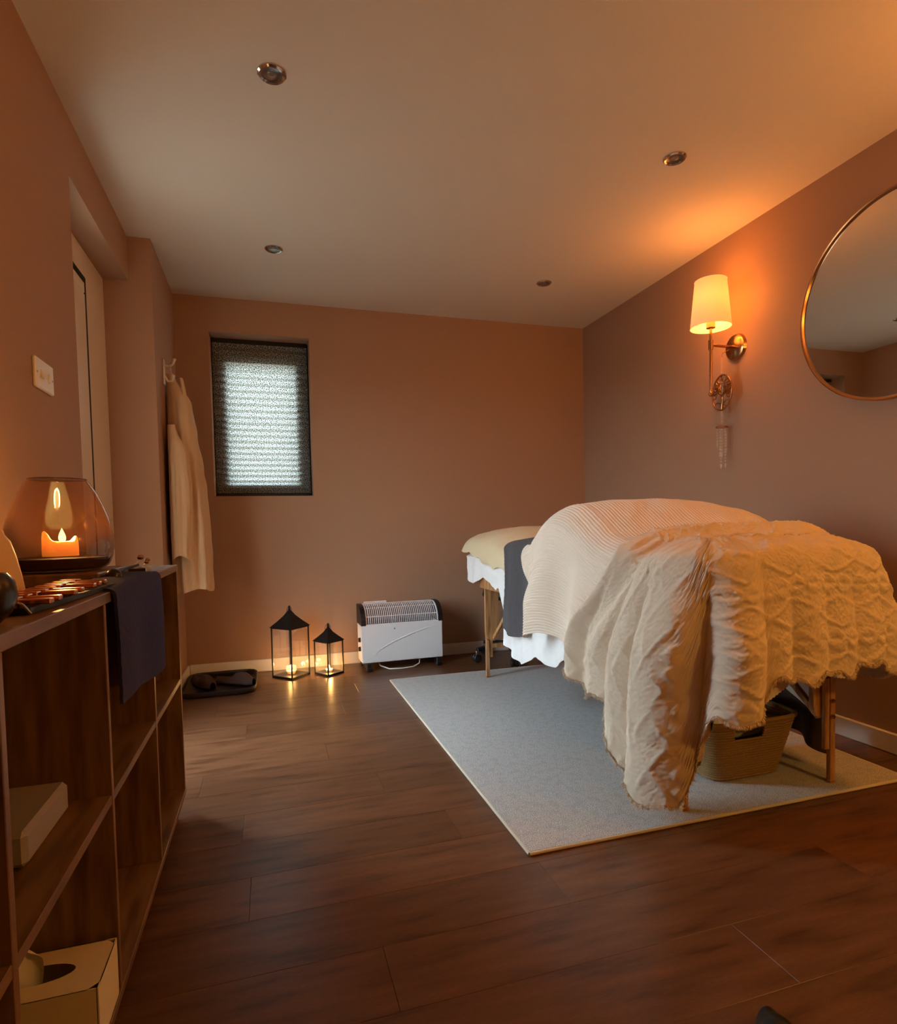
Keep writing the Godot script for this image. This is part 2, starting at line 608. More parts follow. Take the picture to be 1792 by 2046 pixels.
func build_window() -> void:
	var d := struct("window_1", "small dark-framed window behind the pleated blind", "window")
	var x0 := -0.322; var x1 := 0.294; var y0 := 1.149; var y1 := 2.185
	var zf := ZB - 0.149
	var g := geo()
	var f := 0.09
	g.span(Vector3(x0, y0, zf - 0.06), Vector3(x0 + f, y1, zf), 0.003)
	g.span(Vector3(x1 - f, y0, zf - 0.06), Vector3(x1, y1, zf), 0.003)
	g.span(Vector3(x0 + f, y0, zf - 0.06), Vector3(x1 - f, y0 + f, zf), 0.003)
	g.span(Vector3(x0 + f, y1 - f - 0.055, zf - 0.06), Vector3(x1 - f, y1, zf), 0.003)
	part("window_frame", g, M.window_dark, d)
	part("glass", geo().span(Vector3(x0 + f, y0 + f, zf - 0.031), Vector3(x1 - f, y1 - f - 0.055, zf - 0.03)), M.window_glass, d)
	# pleated blind: zigzag cloth between a head rail and a bottom rail, folds tighter towards the bottom
	var b := thing("pleated_blind", "dark pleated blind with daylight glowing through, in the window", "blind", Vector3(0, 0, 0))
	var zb := ZB - 0.135
	var bx0 := x0 + 0.006; var bx1 := x1 - 0.008
	part("head_rail", geo().span(Vector3(bx0, y1 - 0.03, zb - 0.03), Vector3(bx1, y1 - 0.001, zb + 0.012), 0.003), M.blind_rail, b)
	part("bottom_rail", geo().span(Vector3(bx0, y0 + 0.004, zb - 0.02), Vector3(bx1, y0 + 0.026, zb + 0.014), 0.003), M.blind_rail, b)
	var top := y1 - 0.03; var low := y0 + 0.026
	var np := 24
	var pts := PackedVector3Array()
	var nx := 40
	var ys := []
	for k in 2 * np + 1:
		var s := float(k) / (2 * np)
		ys.append(top + (low - top) * (s * 1.16 - 0.16 * s * s))
	var nz := noise(7.0, 9, 2)
	var g2 := geo()
	for k in 2 * np:
		pts = PackedVector3Array()
		for e in 2:
			var q := k + e
			for i in nx + 1:
				var x := bx0 + (bx1 - bx0) * i / nx
				var zz := zb + (0.010 if q % 2 == 0 else -0.010)
				var yy: float = ys[q] + (0.0 if q == 0 or q == 2 * np else 0.0016 * nz.get_noise_2d(x * 3.0, q * 5.0))
				pts.append(Vector3(x, yy, zz))
		var k0 := g2.v.size()
		g2.sheet(pts, nx + 1, 2)
		for i in range(k0, g2.v.size()):
			g2.uv[i] = Vector2((g2.v[i].x - bx0) / 0.62, (k + (1.0 if i - k0 > nx else 0.0)) / 48.0)
	part("pleated_cloth", g2, M.blind_fabric, b)


func build_rug() -> void:
	var r := thing("area_rug", "pale grey short pile rug under the massage table", "rug", Vector3(1.404, 0, -2.488))
	var hx := 0.7355; var hz := 0.9985
	part("pile", geo().box(Vector3(0, 0.005, 0), Vector3(2 * hx - 0.012, 0.010, 2 * hz - 0.012), 0.003), M.rug_pile, r)
	var p := []
	for c in [[-1, -1], [1, -1], [1, 1], [-1, 1]]:
		p.append(Vector3(c[0] * (hx - 0.004), 0.0055, c[1] * (hz - 0.004)))
	for i in 4:
		part("binding", geo().tube([p[i], p[i].lerp(p[(i + 1) % 4], 0.5), p[(i + 1) % 4]], 0.0052, 8), M.rug_binding, r)


# ---------------------------------------------------------------- massage table
func build_table() -> void:
	var t := thing("massage_table", "wooden folding massage table under the layered throws", "massage table", Vector3(1.545, 0, -2.44))
	var pad := PackedVector2Array()
	for c in [[1, 1, 0.0], [-1, 1, PI / 2], [-1, -1, PI], [1, -1, PI * 1.5]]:
		for k in 7:
			var a: float = c[2] + PI / 2 * k / 6
			pad.append(Vector2(c[0] * 0.21 + cos(a) * 0.13, c[1] * 0.905 - 0.035 + sin(a) * 0.13))
	part("padded_top", geo().prism(pad, 0.07, Vector3(0, 0.665, 0), Basis(Vector3.RIGHT, Vector3(0, 0, 1), Vector3(0, -1, 0))), M.vinyl_dark, t)
	var g := geo()
	for s in [-1, 1]:
		g.box(Vector3(s * 0.315, 0.59, 0), Vector3(0.022, 0.08, 1.90), 0.003)
		g.box(Vector3(0, 0.59, s * 0.94), Vector3(0.61, 0.08, 0.022), 0.003)
	part("apron", g, M.beech, t)
	for sx in [-1, 1]:
		for sz in [-1, 1]:
			var x: float = sx * 0.293
			var z: float = sz * 0.882
			# a wide rounded upper board and a slimmer sliding foot beside it
			var poly := PackedVector2Array()
			var wide := 0.042
			poly.append(Vector2(-wide, 0.56)); poly.append(Vector2(wide, 0.56))
			for k in 9:
				var an := PI * k / 8
				poly.append(Vector2(0.006 + cos(an) * (wide - 0.006), 0.285 - sin(an) * 0.05) if an < PI / 2 else Vector2(cos(an) * wide, 0.285 - sin(an) * 0.05))
			var leg := part("leg", geo().prism(poly, 0.02, Vector3(-sx * 0.012, 0, -sz * 0.018)), M.beech, t, Vector3(x, 0, z))
			part("foot_rail", geo().box(Vector3(0, 0.20, 0), Vector3(0.022, 0.38, 0.018), 0.002), M.beech, leg, Vector3(sx * 0.012, 0, 0.002))
			part("foot_rail", geo().box(Vector3(0, 0.255, 0), Vector3(0.020, 0.25, 0.016), 0.002), M.beech, leg, Vector3(-sx * 0.012, 0, sz * 0.002))
			part("rubber_foot", geo().box(Vector3(0, 0.016, 0), Vector3(0.026, 0.012, 0.022), 0.002), M.beech, leg, Vector3(sx * 0.012, -0.0, 0.002))
			for y in [0.30, 0.245]:
				part("bolt", geo().lathe([Vector2(0, 0.006), Vector2(0.006, 0.005), Vector2(0.008, 0), Vector2(0.008, -0.03), Vector2(0, -0.03)], 12, Vector3(sx * 0.008, y, 0.014), Basis(Vector3.RIGHT, PI / 2)), M.brass, leg)
		# cross bar between the two legs of an end
	for sz in [-1, 1]:
		part("cross_bar", geo().box(Vector3(0, 0.47 if sz > 0 else 0.2, sz * 0.882), Vector3(0.56, 0.028, 0.014), 0.002), M.beech, t)
		for sx in [-1, 1]:
			part("brace", geo().bar(Vector3(sx * 0.27, 0.24, sz * 0.87), Vector3(sx * 0.27, 0.55, sz * 0.5), 0.018, 0.022, 0.002), M.beech, t)


const BX0 := 1.185
const BX1 := 1.905
const BZF := -1.395


func bed_height(x: float, z: float) -> float:
	var u := (x - 1.2) / 0.7
	var zc := -2.29 + u * 0.33
	var dz := z - zc
	var sg := 0.235 if dz > 0 else 0.23
	var hump := 0.175 * exp(-pow(dz / sg, 2.0)) * (1.0 - 0.24 * smoothstep(0.55, 1.05, u))
	var base := 0.822 + 0.012 * smoothstep(-2.0, -1.5, z)
	var crown := 0.022 * (1.0 - pow((x - 1.545) / 0.36, 2.0))
	return base + hump + maxf(crown, -0.02)


# lays cloth point (s, t) over the bed: s across, t along towards the camera
func drape(s: float, t: float, r: float, lift: float, gather: float, fold: Callable, flare := 0.06) -> Vector3:
	var ex := 0.0
	var ez := 0.0
	if s < BX0 + r: ex = s - BX0 - r
	elif s > BX1 - r: ex = s - BX1 + r
	if t > BZF - r: ez = t - BZF + r
	var l := Vector2(ex, ez).length()
	var qx := s - ex
	var qz := t - ez
	var y := bed_height(clampf(qx + signf(ex) * minf(absf(ex), 0.06), BX0, BX1), minf(qz + minf(ez, 0.06), BZF)) + lift
	if l < 1e-5:
		return Vector3(qx, y, qz)
	var dx := ex / l
	var dz := ez / l
	var arc := r * PI / 2
	var hor := 0.0
	var drop := 0.0
	if l < arc:
		hor = r * sin(l / r); drop = r * (1.0 - cos(l / r))
	else:
		hor = r; drop = r + l - arc
	var corner := 0.24
	var p := qz
	if ez > 0.0:
		if ex < 0.0: p = BZF - r + atan2(ez, -ex) * corner
		elif ex > 0.0: p = BZF - r + PI / 2 * corner + (BX1 - BX0 - 2 * r) + (PI / 2 - atan2(ez, ex)) * corner
		else: p = BZF - r + PI / 2 * corner + (qx - BX0 - r)
	elif ex > 0.0: p = 6.0 - qz
	var amp := gather * smoothstep(0.03, 0.42, drop)
	hor += lift * 0.9 + amp * float(fold.call(p, drop)) + flare * drop
	return Vector3(qx + dx * hor, y - drop, qz + dz * hor)


func build_bedding() -> void:
	var nf := noise(1.0, 77, 3)
	var fluff := noise(55.0, 78, 3)
	# --- white sheet over the padded top, hanging long on the near side
	var pts := PackedVector3Array()
	var nu := 110
	var nv := 120
	for j in nv:
		var z := -3.53 + 1.45 * j / (nv - 1)
		for i in nu:
			var f := float(i) / (nu - 1)
			var low := 0.575 + 0.0 * z
			low = lerpf(0.60, 0.27, smoothstep(-2.98, -2.87, z))
			low += 0.03 * sin(z * 17.0) + 0.09 * smoothstep(-2.6, -2.15, z)
			var ytop := 0.765 + 0.01 * nf.get_noise_2d(z * 3.0, 1.0)
			var fold := sin(z * 42.0 + 2.0 * sin(z * 9.0)) * 0.6 + 0.5 * nf.get_noise_2d(z * 9.0, 4.0)
			var p := Vector3.ZERO
			if f < 0.5:       # left hanging side
				var q := f / 0.5
				var y := lerpf(low, ytop - 0.03, q)
				p = Vector3(1.188 + fold * 0.018 * (1.0 - q) - 0.02 * (1.0 - q) * smoothstep(-2.98, -2.85, z), y, z)
			else:
				var q := (f - 0.5) / 0.5
				p = Vector3(lerpf(1.19, 1.90, q), ytop - 0.03 + 0.03 * sin(minf(q * 8.0, 1.0) * PI / 2), z)
			p += Vector3(1, 0.3, 0) * 0.004 * nf.get_noise_3d(p.x * 14, p.y * 14, p.z * 14)
			pts.append(p)
	solo("bed_sheet", "white cotton sheet hanging below the grey towel on the massage table", "sheet", geo().sheet(pts, nu, nv, 0.004), M.sheet_white)
	# --- head end: pillow under a tan fleece cover
	var pil := geo()
	var prof := []
	for k in 13:
		var a := -PI / 2 + PI * k / 12
		prof.append(Vector2(pow(maxf(cos(a), 0.0), 0.55), sin(a) * 0.058))
	pil.lathe(prof, 40, Vector3.ZERO, Basis.IDENTITY, 0.31, 0.24)
	solo("pillow", "white pillow under the tan fleece cover at the head end", "pillow", pil, M.sheet_white, Vector3(1.545, 0.828, -3.22))
	pts = PackedVector3Array()
	nu = 120; nv = 90
	for j in nv:
		var t := float(j) / (nv - 1)
		var z := lerpf(-3.56, -2.80, t)
		for i in nu:
			var f := float(i) / (nu - 1) * 2.0 - 1.0
			var hem := lerpf(0.765, 0.695, smoothstep(-3.5, -3.0, z)) + 0.006 * sin(z * 40.0)
			if f > 0.0: hem = 0.66
			var ridge := 0.918 - 0.035 * pow((z + 3.3) / 0.3, 2.0) if z < -3.0 else 0.883 - 0.2 * (z + 3.0)
			var c := absf(f)
			var x := 0.375 * sin(c * PI / 2)
			var y := hem + (ridge - hem) * pow(cos(c * PI / 2), 0.62)
			# the end rolls over the edge of the bed
			var zz := z
			if t < 0.10:
				y = lerpf(hem, y, sin(t / 0.10 * PI / 2))
				zz = -3.56 + 0.03 * (1.0 - cos(t / 0.10 * PI / 2))
			var p := Vector3(1.545 + signf(f) * (x + 0.004 * sin(z * 33.0) * c), y, zz)
			p.y += 0.004 * nf.get_noise_2d(p.x * 7.0, p.z * 7.0)
			pts.append(p)
	solo("head_cover", "tan fleece cover over the pillow at the far head end", "cover", geo().sheet(pts, nu, nv, 0.006), M.head_cover)
	# --- dark grey towel over the edge
	pts = PackedVector3Array()
	nu = 90; nv = 46
	for j in nv:
		var t := float(j) / (nv - 1)
		for i in nu:
			var f := float(i) / (nu - 1)
			var s := f * 0.74      # length along the towel from its hanging end
			var zc := lerpf(-2.70, -2.66, smoothstep(0.0, 0.55, s))
			var z := zc + (t - 0.5) * lerpf(0.30, 0.34, smoothstep(0.1, 0.5, s))
			var p := Vector3(1.155, 0.385 + s, z)
			var edge := 0.42 + 0.03 * t
			if s > edge:
				var q := (s - edge) / 0.16
				p.y = 0.385 + edge + 0.045 * sin(minf(q, 1.0) * PI / 2) + maxf(q - 1.0, 0.0) * 0.02
				p.x = 1.155 + 0.10 * (1.0 - cos(minf(q, 1.0) * PI / 2)) + maxf(q - 1.0, 0.0) * 0.16
			p.x += 0.010 * sin(t * 9.0 + 1.0) * (1.0 - smoothstep(0.2, 0.6, s)) - 0.012 * smoothstep(0.3, 0.0, s)
			p.y += 0.012 * sin(t * 5.0 + 2.5) * (1.0 - smoothstep(0.0, 0.2, s))
			p += Vector3(1, 0.5, 0) * 0.0025 * fluff.get_noise_3d(p.x, p.y, p.z)
			pts.append(p)
	solo("grey_towel", "dark grey towel hanging over the side near the head end", "towel", geo().sheet(pts, nu, nv, 0.007), M.towel_grey)
	# --- ribbed cream throw over the raised middle, running on under the fleece blanket
	var soft := func(p: float, d: float) -> float:
		return (0.75 + 0.75 * sin(p * 27.0 + 1.1 + 1.2 * sin(p * 7.0))) * smoothstep(-1.85, -2.1, p) + 0.0 * d
	pts = PackedVector3Array()
	var s0 := BX0 - 0.50
	var s1 := BX1 + 0.62
	nu = 780; nv = 150
	for j in nv:
		for i in nu:
			var s := lerpf(s0, s1, float(i) / (nu - 1))
			var hang := maxf(0.0, BX0 - s)
			var t := lerpf(-2.60 + 0.20 * smoothstep(-0.02, 0.40, hang), BZF + 0.375 + 0.05 * (1.0 - smoothstep(1.32, 1.5, s)) - 0.6 * smoothstep(BX1 - 0.2, BX1 - 0.05, s) - 0.6 * (1.0 - smoothstep(BX0 + 0.02, BX0 + 0.12, s)), float(j) / (nv - 1))
			var tt := t + 0.012 * sin(s * 19.0)
			var p := drape(s, tt, 0.10, 0.008, 0.050, soft, 0.035)
			# rolled edge towards the head end
			var lip := smoothstep(0.10, 0.0, float(j) / (nv - 1))
			var on_top := smoothstep(BX0 - 0.04, BX0 + 0.14, s)
			p.y -= 0.05 * lip * lip * on_top
			p.x -= (0.016 * sin(lip * PI) + 0.028 * smoothstep(-2.10, -2.40, t)) * (1.0 - on_top)
			var rib := 0.0017 * sin(s * TAU / 0.0118)
			if s < BX0: p.x -= rib
			else: p.y += rib
			p.y += 0.006 * nf.get_noise_2d(s * 5.0, t * 5.0)
			pts.append(p)
	solo("ribbed_throw", "cream ribbed throw over the raised middle of the massage table", "throw", geo().sheet(pts, nu, nv, 0.006), M.throw_ribbed)
	# --- deep-pile fleece blanket with a carved cable pattern; its corner hangs to the floor
	# hung from the rounded outline of the bed: each column runs from the middle of the bed over the edge to the hem
	var rc := 0.16
	var lobes := [[-0.36, 0.06, 0.55], [-0.235, 0.055, 0.8], [-0.10, 0.06, 1.0], [0.045, 0.075, 1.4], [0.205, 0.05, 1.2], [0.315, 0.05, 0.5], [0.43, 0.06, 0.65], [0.55, 0.06, 0.5], [0.66, 0.06, 0.6], [0.80, 0.08, 0.9], [1.0, 0.07, 0.6]]
	pts = PackedVector3Array()
	nu = 420
	nv = 240
	var flat_x := BX1 - BX0 - 2 * rc
	var arc_l := rc * PI / 2
	var side_l := 0.40
	var whole := side_l * 2 + arc_l * 2 + flat_x
	var er := 0.10
	for j in nv:
		var q := float(j) / (nv - 1)
		for i in nu:
			var m := -side_l + whole * i / (nu - 1)
			var edge := Vector2.ZERO
			var out := Vector2.ZERO
			var w := 0.0     # 0..1 along the straight sides, from the far edge to the corner
			if m < 0.0:
				edge = Vector2(BX0, BZF - rc); out = Vector2(-1, 0); w = 1.0 + m / side_l
			elif m < arc_l:
				var a := m / rc
				out = Vector2(-cos(a), sin(a)); edge = Vector2(BX0 + rc, BZF - rc) + out * rc
			elif m < arc_l + flat_x:
				out = Vector2(0, 1); edge = Vector2(BX0 + rc + m - arc_l, BZF)
			elif m < arc_l * 2 + flat_x:
				var a := (m - arc_l - flat_x) / rc
				out = Vector2(sin(a), cos(a)); edge = Vector2(BX1 - rc, BZF - rc) + out * rc
			else:
				edge = Vector2(BX1, BZF - rc); out = Vector2(1, 0); w = 1.0 - (m - arc_l * 2 - flat_x) / side_l
			# how far the cloth hangs here
			var hang := lerpf(0.56, 0.775, smoothstep(-0.20, -0.06, m)) - 0.275 * smoothstep(0.075, 0.15, m) - 0.085 * smoothstep(0.215, 0.27, m)
			hang -= 0.02 * smoothstep(0.5, 0.6, m)
			hang += 0.08 * smoothstep(0.66, 0.85, m)
			hang += 0.012 * sin(m * 37.0) + 0.008 * sin(m * 83.0)
			var inner := edge - out * er
			var spine := Vector2(1.545, minf(inner.y, BZF - 0.22))
			var top_len := 0.34
			var total := top_len + er * PI / 2 + hang - er
			var d := q * total
			var pos := Vector2.ZERO
			var drop := 0.0
			var hor := 0.0
			if d < top_len: pos = spine.lerp(inner, d / top_len)
			else:
				pos = inner
				var l := d - top_len
				if l < er * PI / 2:
					hor = er * sin(l / er); drop = er * (1.0 - cos(l / er))
				else:
					hor = er; drop = er + l - er * PI / 2
			# far edge runs slantwise over the bed
			var along := clampf((pos.x - BX0) / (BX1 - BX0), 0.0, 1.0)
			var back := lerpf(-1.84, -1.66, along) - (0.24 * smoothstep(0.0, 0.45, drop) if out.x < 0.0 else 0.0)
			if m < 0.0 or w > 0.0: pos.y = lerpf(back, pos.y, w)
			var f := 0.0
			for b in lobes: f = maxf(f, b[2] * (1.0 - pow(absf(m + 0.05 * drop - b[0]) / (b[1] * 1.35), 2.0)))
			f += 0.12
			hor += 0.030 + 0.068 * smoothstep(0.02, 0.36, drop) * f + 0.02 * drop
			if d < top_len: hor = 0.0
			elif d < top_len + 0.12: hor = lerpf(0.0, hor, smoothstep(0.0, 0.10, d - top_len)) if drop > 0.0 else 0.0
			var p := Vector3(pos.x + out.x * hor, 0, pos.y + out.y * hor)
			var e := clampf(hor * 0.6, 0.0, 0.06)
			p.y = bed_height(clampf(pos.x + out.x * e, BX0, BX1), minf(pos.y + out.y * e, BZF)) + 0.030 - drop
			var nrm := Vector3(out.x, 0.15, out.y).normalized().lerp(Vector3.UP, 1.0 - smoothstep(0.0, 0.1, drop)).normalized()
			# turned-over roll along the far edge, with a soft trough in front of it
			var k := maxf(p.z - back, 0.0) / 0.10
			var roll := 0.034 * exp(-pow((k - 0.45) / 0.40, 2.0)) - 0.018 * exp(-pow((k - 1.35) / 0.3, 2.0))
			if k < 0.35: roll -= 0.055 * pow(1.0 - k / 0.35, 2.0)
			# carved cables and lozenges, cables running down the sides
			var s := p.x if drop <= 0.0 else m * 1.0
			var u := p.z if drop <= 0.0 else p.z
			if absf(out.y) > 0.7 and drop > 0.0: u = BZF + drop
			elif drop > 0.0: s = BX0 - drop
			if absf(out.x) <= 0.7 and drop > 0.0: s = p.x
			var wob := 0.02 * nf.get_noise_2d(s * 3.0 + 5.0, u * 3.0)
			var c := fposmod(u + wob, 0.16) / 0.16
			var h := 0.0
			if c < 0.42:
				var xx := (c - 0.21) / 0.21
				var sw := 0.55 * sin(TAU * (s + wob) / 0.12)
				h = clampf(maxf(1.0 - absf(xx - sw) / 0.5, 1.0 - absf(xx + sw) / 0.5) * 1.4, 0.0, 1.0)
			else:
				var kk := (c - 0.42) / 0.58
				var d1 := absf(fposmod(kk + (s + wob) / 0.17, 1.0) - 0.5)
				var d2 := absf(fposmod(kk - (s + wob) / 0.17, 1.0) - 0.5)
				h = clampf(1.0 - minf(d1, d2) / 0.16, 0.0, 1.0)
			var worn := 0.55 + 0.6 * nf.get_noise_2d(s * 5.0, u * 5.0 + 9.0)
			var rough := 0.0032 * fluff.get_noise_3d(p.x * 1.8, p.y * 1.8, p.z * 1.8) + 0.008 * nf.get_noise_3d(p.x * 4.0, p.y * 4.0, p.z * 4.0)
			p += nrm * (roll + 0.0075 * worn * smoothstep(0.0, 1.0, h) + rough)
			pts.append(p)
	var fb := geo().sheet(pts, nu, nv, 0.014)
	var blanket := solo("fleece_blanket", "thick cream fleece blanket with carved cable pattern, corner hanging to the rug", "blanket", fb, M.fleece_cream)
	# the pile itself: short tufts standing on the cloth
	var tuft := geo()
	for k in 3:
		var b := Basis(Vector3.UP, PI * k / 3)
		tuft.tri(b * Vector3(-0.0017, 0, 0), b * Vector3(0.0017, 0, 0), b * Vector3(0.0008 * (k - 1), 0.012, 0.003))
	var mm := MultiMesh.new()
	mm.transform_format = MultiMesh.TRANSFORM_3D
	mm.mesh = tuft.mesh()
	var rng := RandomNumberGenerator.new()
	rng.seed = 21
	var count := 4000
	mm.instance_count = count
	for k in count:
		var i := rng.randi_range(0, nu - 2)
		var j := nv - 2
		var a := pts[j * nu + i]
		var at := a + (pts[j * nu + i + 1] - a) * rng.randf() + (pts[j * nu + nu + i] - a) * rng.randf()
		var nrm := fb.n[j * nu + i]
		if j >= nv - 4: nrm = (nrm + Vector3(0, -1.2, 0)).normalized()
		var y := (nrm + Vector3(rng.randf_range(-0.5, 0.5), rng.randf_range(-0.7, 0.3), rng.randf_range(-0.5, 0.5))).normalized()
		var x := y.cross(Vector3(rng.randf_range(-1, 1), rng.randf_range(-1, 1), 0.3)).normalized()
		var size := rng.randf_range(0.7, 1.25)
		mm.set_instance_transform(k, Transform3D(Basis(x, y, x.cross(y)).scaled(Vector3.ONE * size), at - nrm * 0.0015))
	var pile := MultiMeshInstance3D.new()
	pile.name = "hem_tufts"
	pile.multimesh = mm
	pile.material_override = M.fleece_cream
	pile.set_meta("kind", "stuff")
	blanket.add_child(pile)
	# --- brown blanket hanging behind the far leg, between table and wall
	pts = PackedVector3Array()
	nu = 40; nv = 40
	for j in nv:
		for i in nu:
			var z := lerpf(-2.2, -1.62, float(i) / (nu - 1))
			var y := lerpf(0.09, 0.66, float(j) / (nv - 1))
			var x := 1.93 + 0.022 * sin(z * 31.0) * (1.0 - 0.6 * float(j) / nv) + 0.02 * nf.get_noise_2d(z * 6, y * 4)
			pts.append(Vector3(x, y + 0.02 * sin(z * 13.0), z))
	solo("brown_cloth", "dark brown cloth hanging from the wall side of the massage table", "cloth", geo().sheet(pts, nu, nv, 0.008), M.cloth_brown)


# ---------------------------------------------------------------- shelving
func build_shelves() -> void:
	var s := thing("shelving_unit", "low oak cube shelving unit along the left wall", "shelves", Vector3((XL + SX) / 2, 0, -1.22))
	var cx := (XL + SX) / 2
	var dep := SX - XL - 0.002
	var zs := [-0.332, -0.777, -1.222, -1.667, -2.112]
	var th := 0.017
	part("top_board", geo().span(Vector3(-dep / 2, TOP - 0.02, -0.9), Vector3(dep / 2, TOP, 0.9), 0.0015), M.oak_board, s)
	part("bottom_board", geo().span(Vector3(-dep / 2, 0.062, -0.9), Vector3(dep / 2, 0.079, 0.9), 0.0012), M.oak_board, s)
	for z in zs:
		part("divider", geo().box(Vector3(0, (TOP - 0.02 + 0.079) / 2, z + 1.22), Vector3(dep - 0.004, TOP - 0.02 - 0.079, th - 0.003), 0.001), M.oak_upright, s)
	for k in 4:
		var mid: float = (zs[k] + zs[k + 1]) / 2 + 1.22
		part("shelf_board", geo().box(Vector3(0, 0.4405, mid), Vector3(dep - 0.006, 0.017, 0.445 - th + 0.003), 0.001), M.oak_board, s)
	for z in [-0.40, -1.22, -1.89, -2.05]:
		for x in [-0.12, 0.135]:
			part("leg", geo().lathe([Vector2(0, 0), Vector2(0.013, 0), Vector2(0.018, 0.062), Vector2(0, 0.062)], 16, Vector3(x, 0, z + 1.22)), M.black_plastic, s)


# ---------------------------------------------------------------- lamps on the wall
func build_sconces() -> void:
	var spec := [
		["brass wall lamp with a glowing cream shade, left of the mirror", -2.50, E_SCONCE, C_SCONCE],
		["brass wall lamp with a glowing cream shade, right of the mirror, beside the camera", -0.78, E_SCONCE_NEAR, C_SCONCE_NEAR]]
	for d in spec:
		var s := thing("wall_sconce", d[0], "wall lamp", Vector3(XR, 1.815, d[1]), "pair of wall lamps")
		var side := Basis(Vector3.BACK, PI / 2)   # lathe axis towards -x
		part("back_plate", geo().lathe([Vector2(0, 0.022), Vector2(0.05, 0.020), Vector2(0.062, 0.014), Vector2(0.068, 0.0), Vector2(0.0, 0.0)], 40, Vector3.ZERO, side), M.brass, s)
		part("arm", geo().tube([Vector3(-0.018, 0, 0), Vector3(-0.09, 0, 0), Vector3(-0.16, 0, 0)], 0.007, 12), M.brass, s)
		part("collar", geo().lathe([Vector2(0.0, -0.024), Vector2(0.012, -0.024), Vector2(0.012, 0.024), Vector2(0.0, 0.024)], 20, Vector3(-0.16, 0, 0)), M.brass, s)
		part("rod", geo().tube([Vector3(-0.16, -0.235, 0), Vector3(-0.16, -0.1, 0), Vector3(-0.16, 0.09, 0)], 0.0068, 12), M.brass, s)
		var ball := []
		for k in 9: ball.append(Vector2(maxf(cos(-PI / 2 + PI * k / 8), 0.0) * 0.012, sin(-PI / 2 + PI * k / 8) * 0.013))
		part("finial", geo().lathe(ball, 16, Vector3(-0.16, -0.245, 0)), M.brass, s)
		part("lamp_holder", geo().lathe([Vector2(0.0, 0.085), Vector2(0.022, 0.085), Vector2(0.022, 0.125), Vector2(0.016, 0.13), Vector2(0.0, 0.13)], 20, Vector3(-0.16, 0, 0)), M.brass, s)
		var shade := part("lamp_shade", geo().lathe([Vector2(0.0975, 0.088), Vector2(0.0755, 0.318)], 56, Vector3(-0.16, 0, 0)), M.lamp_shade, s)
		for q in [[0.0975, 0.088], [0.0755, 0.318]]:
			var ring := []
			for k in 48: ring.append(Vector3(-0.16 + cos(TAU * k / 48) * q[0], q[1], sin(TAU * k / 48) * q[0]))
			part("shade_rim", geo().tube(ring, 0.0016, 6, true), M.lamp_shade, shade)
		var spider := geo()
		for k in 3:
			var a := TAU * k / 3 + 0.4
			spider.tube([Vector3(-0.16, 0.128, 0), Vector3(-0.16 + cos(a) * 0.05, 0.118, sin(a) * 0.05), Vector3(-0.16 + cos(a) * 0.092, 0.125, sin(a) * 0.092)], 0.0012, 6)
		part("shade_carrier", spider, M.brass, shade)
		var bl := []
		for k in 13:
			var a := -PI / 2 + PI * k / 12
			bl.append(Vector2(maxf(cos(a), 0.0) * (0.026 if k > 4 else 0.022), 0.212 + sin(a) * (0.032 if k > 6 else 0.075)))
		var bulb := part("light_bulb", geo().lathe(bl, 20, Vector3(-0.16, 0, 0)), M.bulb_glow, s)
		omni("lamp_light", s, Vector3(-0.16, 0.222, 0), d[3], d[2], 0.05)
	# floor lamp behind the camera: its light falls on the foot end of the bed
	var fl := thing("floor_lamp", "brass floor lamp with a cream shade behind the camera", "floor lamp", Vector3(2.07, 0, 0.2))
	part("base", geo().lathe([Vector2(0, 0), Vector2(0.14, 0), Vector2(0.14, 0.012), Vector2(0.03, 0.022), Vector2(0, 0.022)], 40), M.brass, fl)
	part("pole", geo().tube([Vector3(0, 0.02, 0), Vector3(0, 0.6, 0), Vector3(0, 1.2, 0)], 0.011, 12), M.brass, fl)
	part("lamp_shade", geo().lathe([Vector2(0.17, 1.15), Vector2(0.13, 1.40)], 56), M.lamp_shade, fl)
	var fbulb := []
	for k in 13: fbulb.append(Vector2(maxf(cos(-PI / 2 + PI * k / 12), 0.0) * 0.032, 1.26 + 0.05 * sin(-PI / 2 + PI * k / 12)))
	part("light_bulb", geo().lathe(fbulb, 20), M.bulb_glow, fl)
	omni("lamp_light", fl, Vector3(0, 1.265, 0), C_FLOOR_LAMP, E_FLOOR_LAMP, 0.06)
	# hanging ornament below the first lamp: a filigree disc on a bead string with a tassel of crystals
	var o := thing("hanging_ornament", "filigree tree disc with a crystal tassel hanging below the lamp", "ornament", Vector3(XR - 0.045, 1.594, -2.553), "", -0.2)
	var ring2 := []
	for k in 40: ring2.append(Vector3(0, sin(TAU * k / 40) * 0.09, cos(TAU * k / 40) * 0.09))
	part("ring", geo().tube(ring2, 0.004, 8, true), M.brass, o)
	var fil := geo()
	var rng := RandomNumberGenerator.new()
	rng.seed = 12
	fil.tube([Vector3(0, -0.087, 0), Vector3(0.001, -0.04, 0.004), Vector3(0, 0.0, 0)], [0.007, 0.006, 0.004], 8)
	for k in 13:
		var a := PI * (k - 1.0) / 11.0
		var b := a + rng.randf_range(-0.25, 0.25)
		fil.tube([Vector3(0, rng.randf_range(-0.03, 0.01), 0), Vector3(0.001, sin(a) * 0.04 + 0.006, cos(a) * 0.04), Vector3(0, sin(b) * 0.088, cos(b) * 0.088)], [0.0045, 0.0036, 0.0026], 6)
		fil.tube([Vector3(0, sin(a) * 0.045, cos(a) * 0.045), Vector3(0, sin(a + 0.35) * 0.066, cos(a + 0.35) * 0.066), Vector3(0, sin(a + 0.2) * 0.088, cos(a + 0.2) * 0.088)], 0.0028, 6)
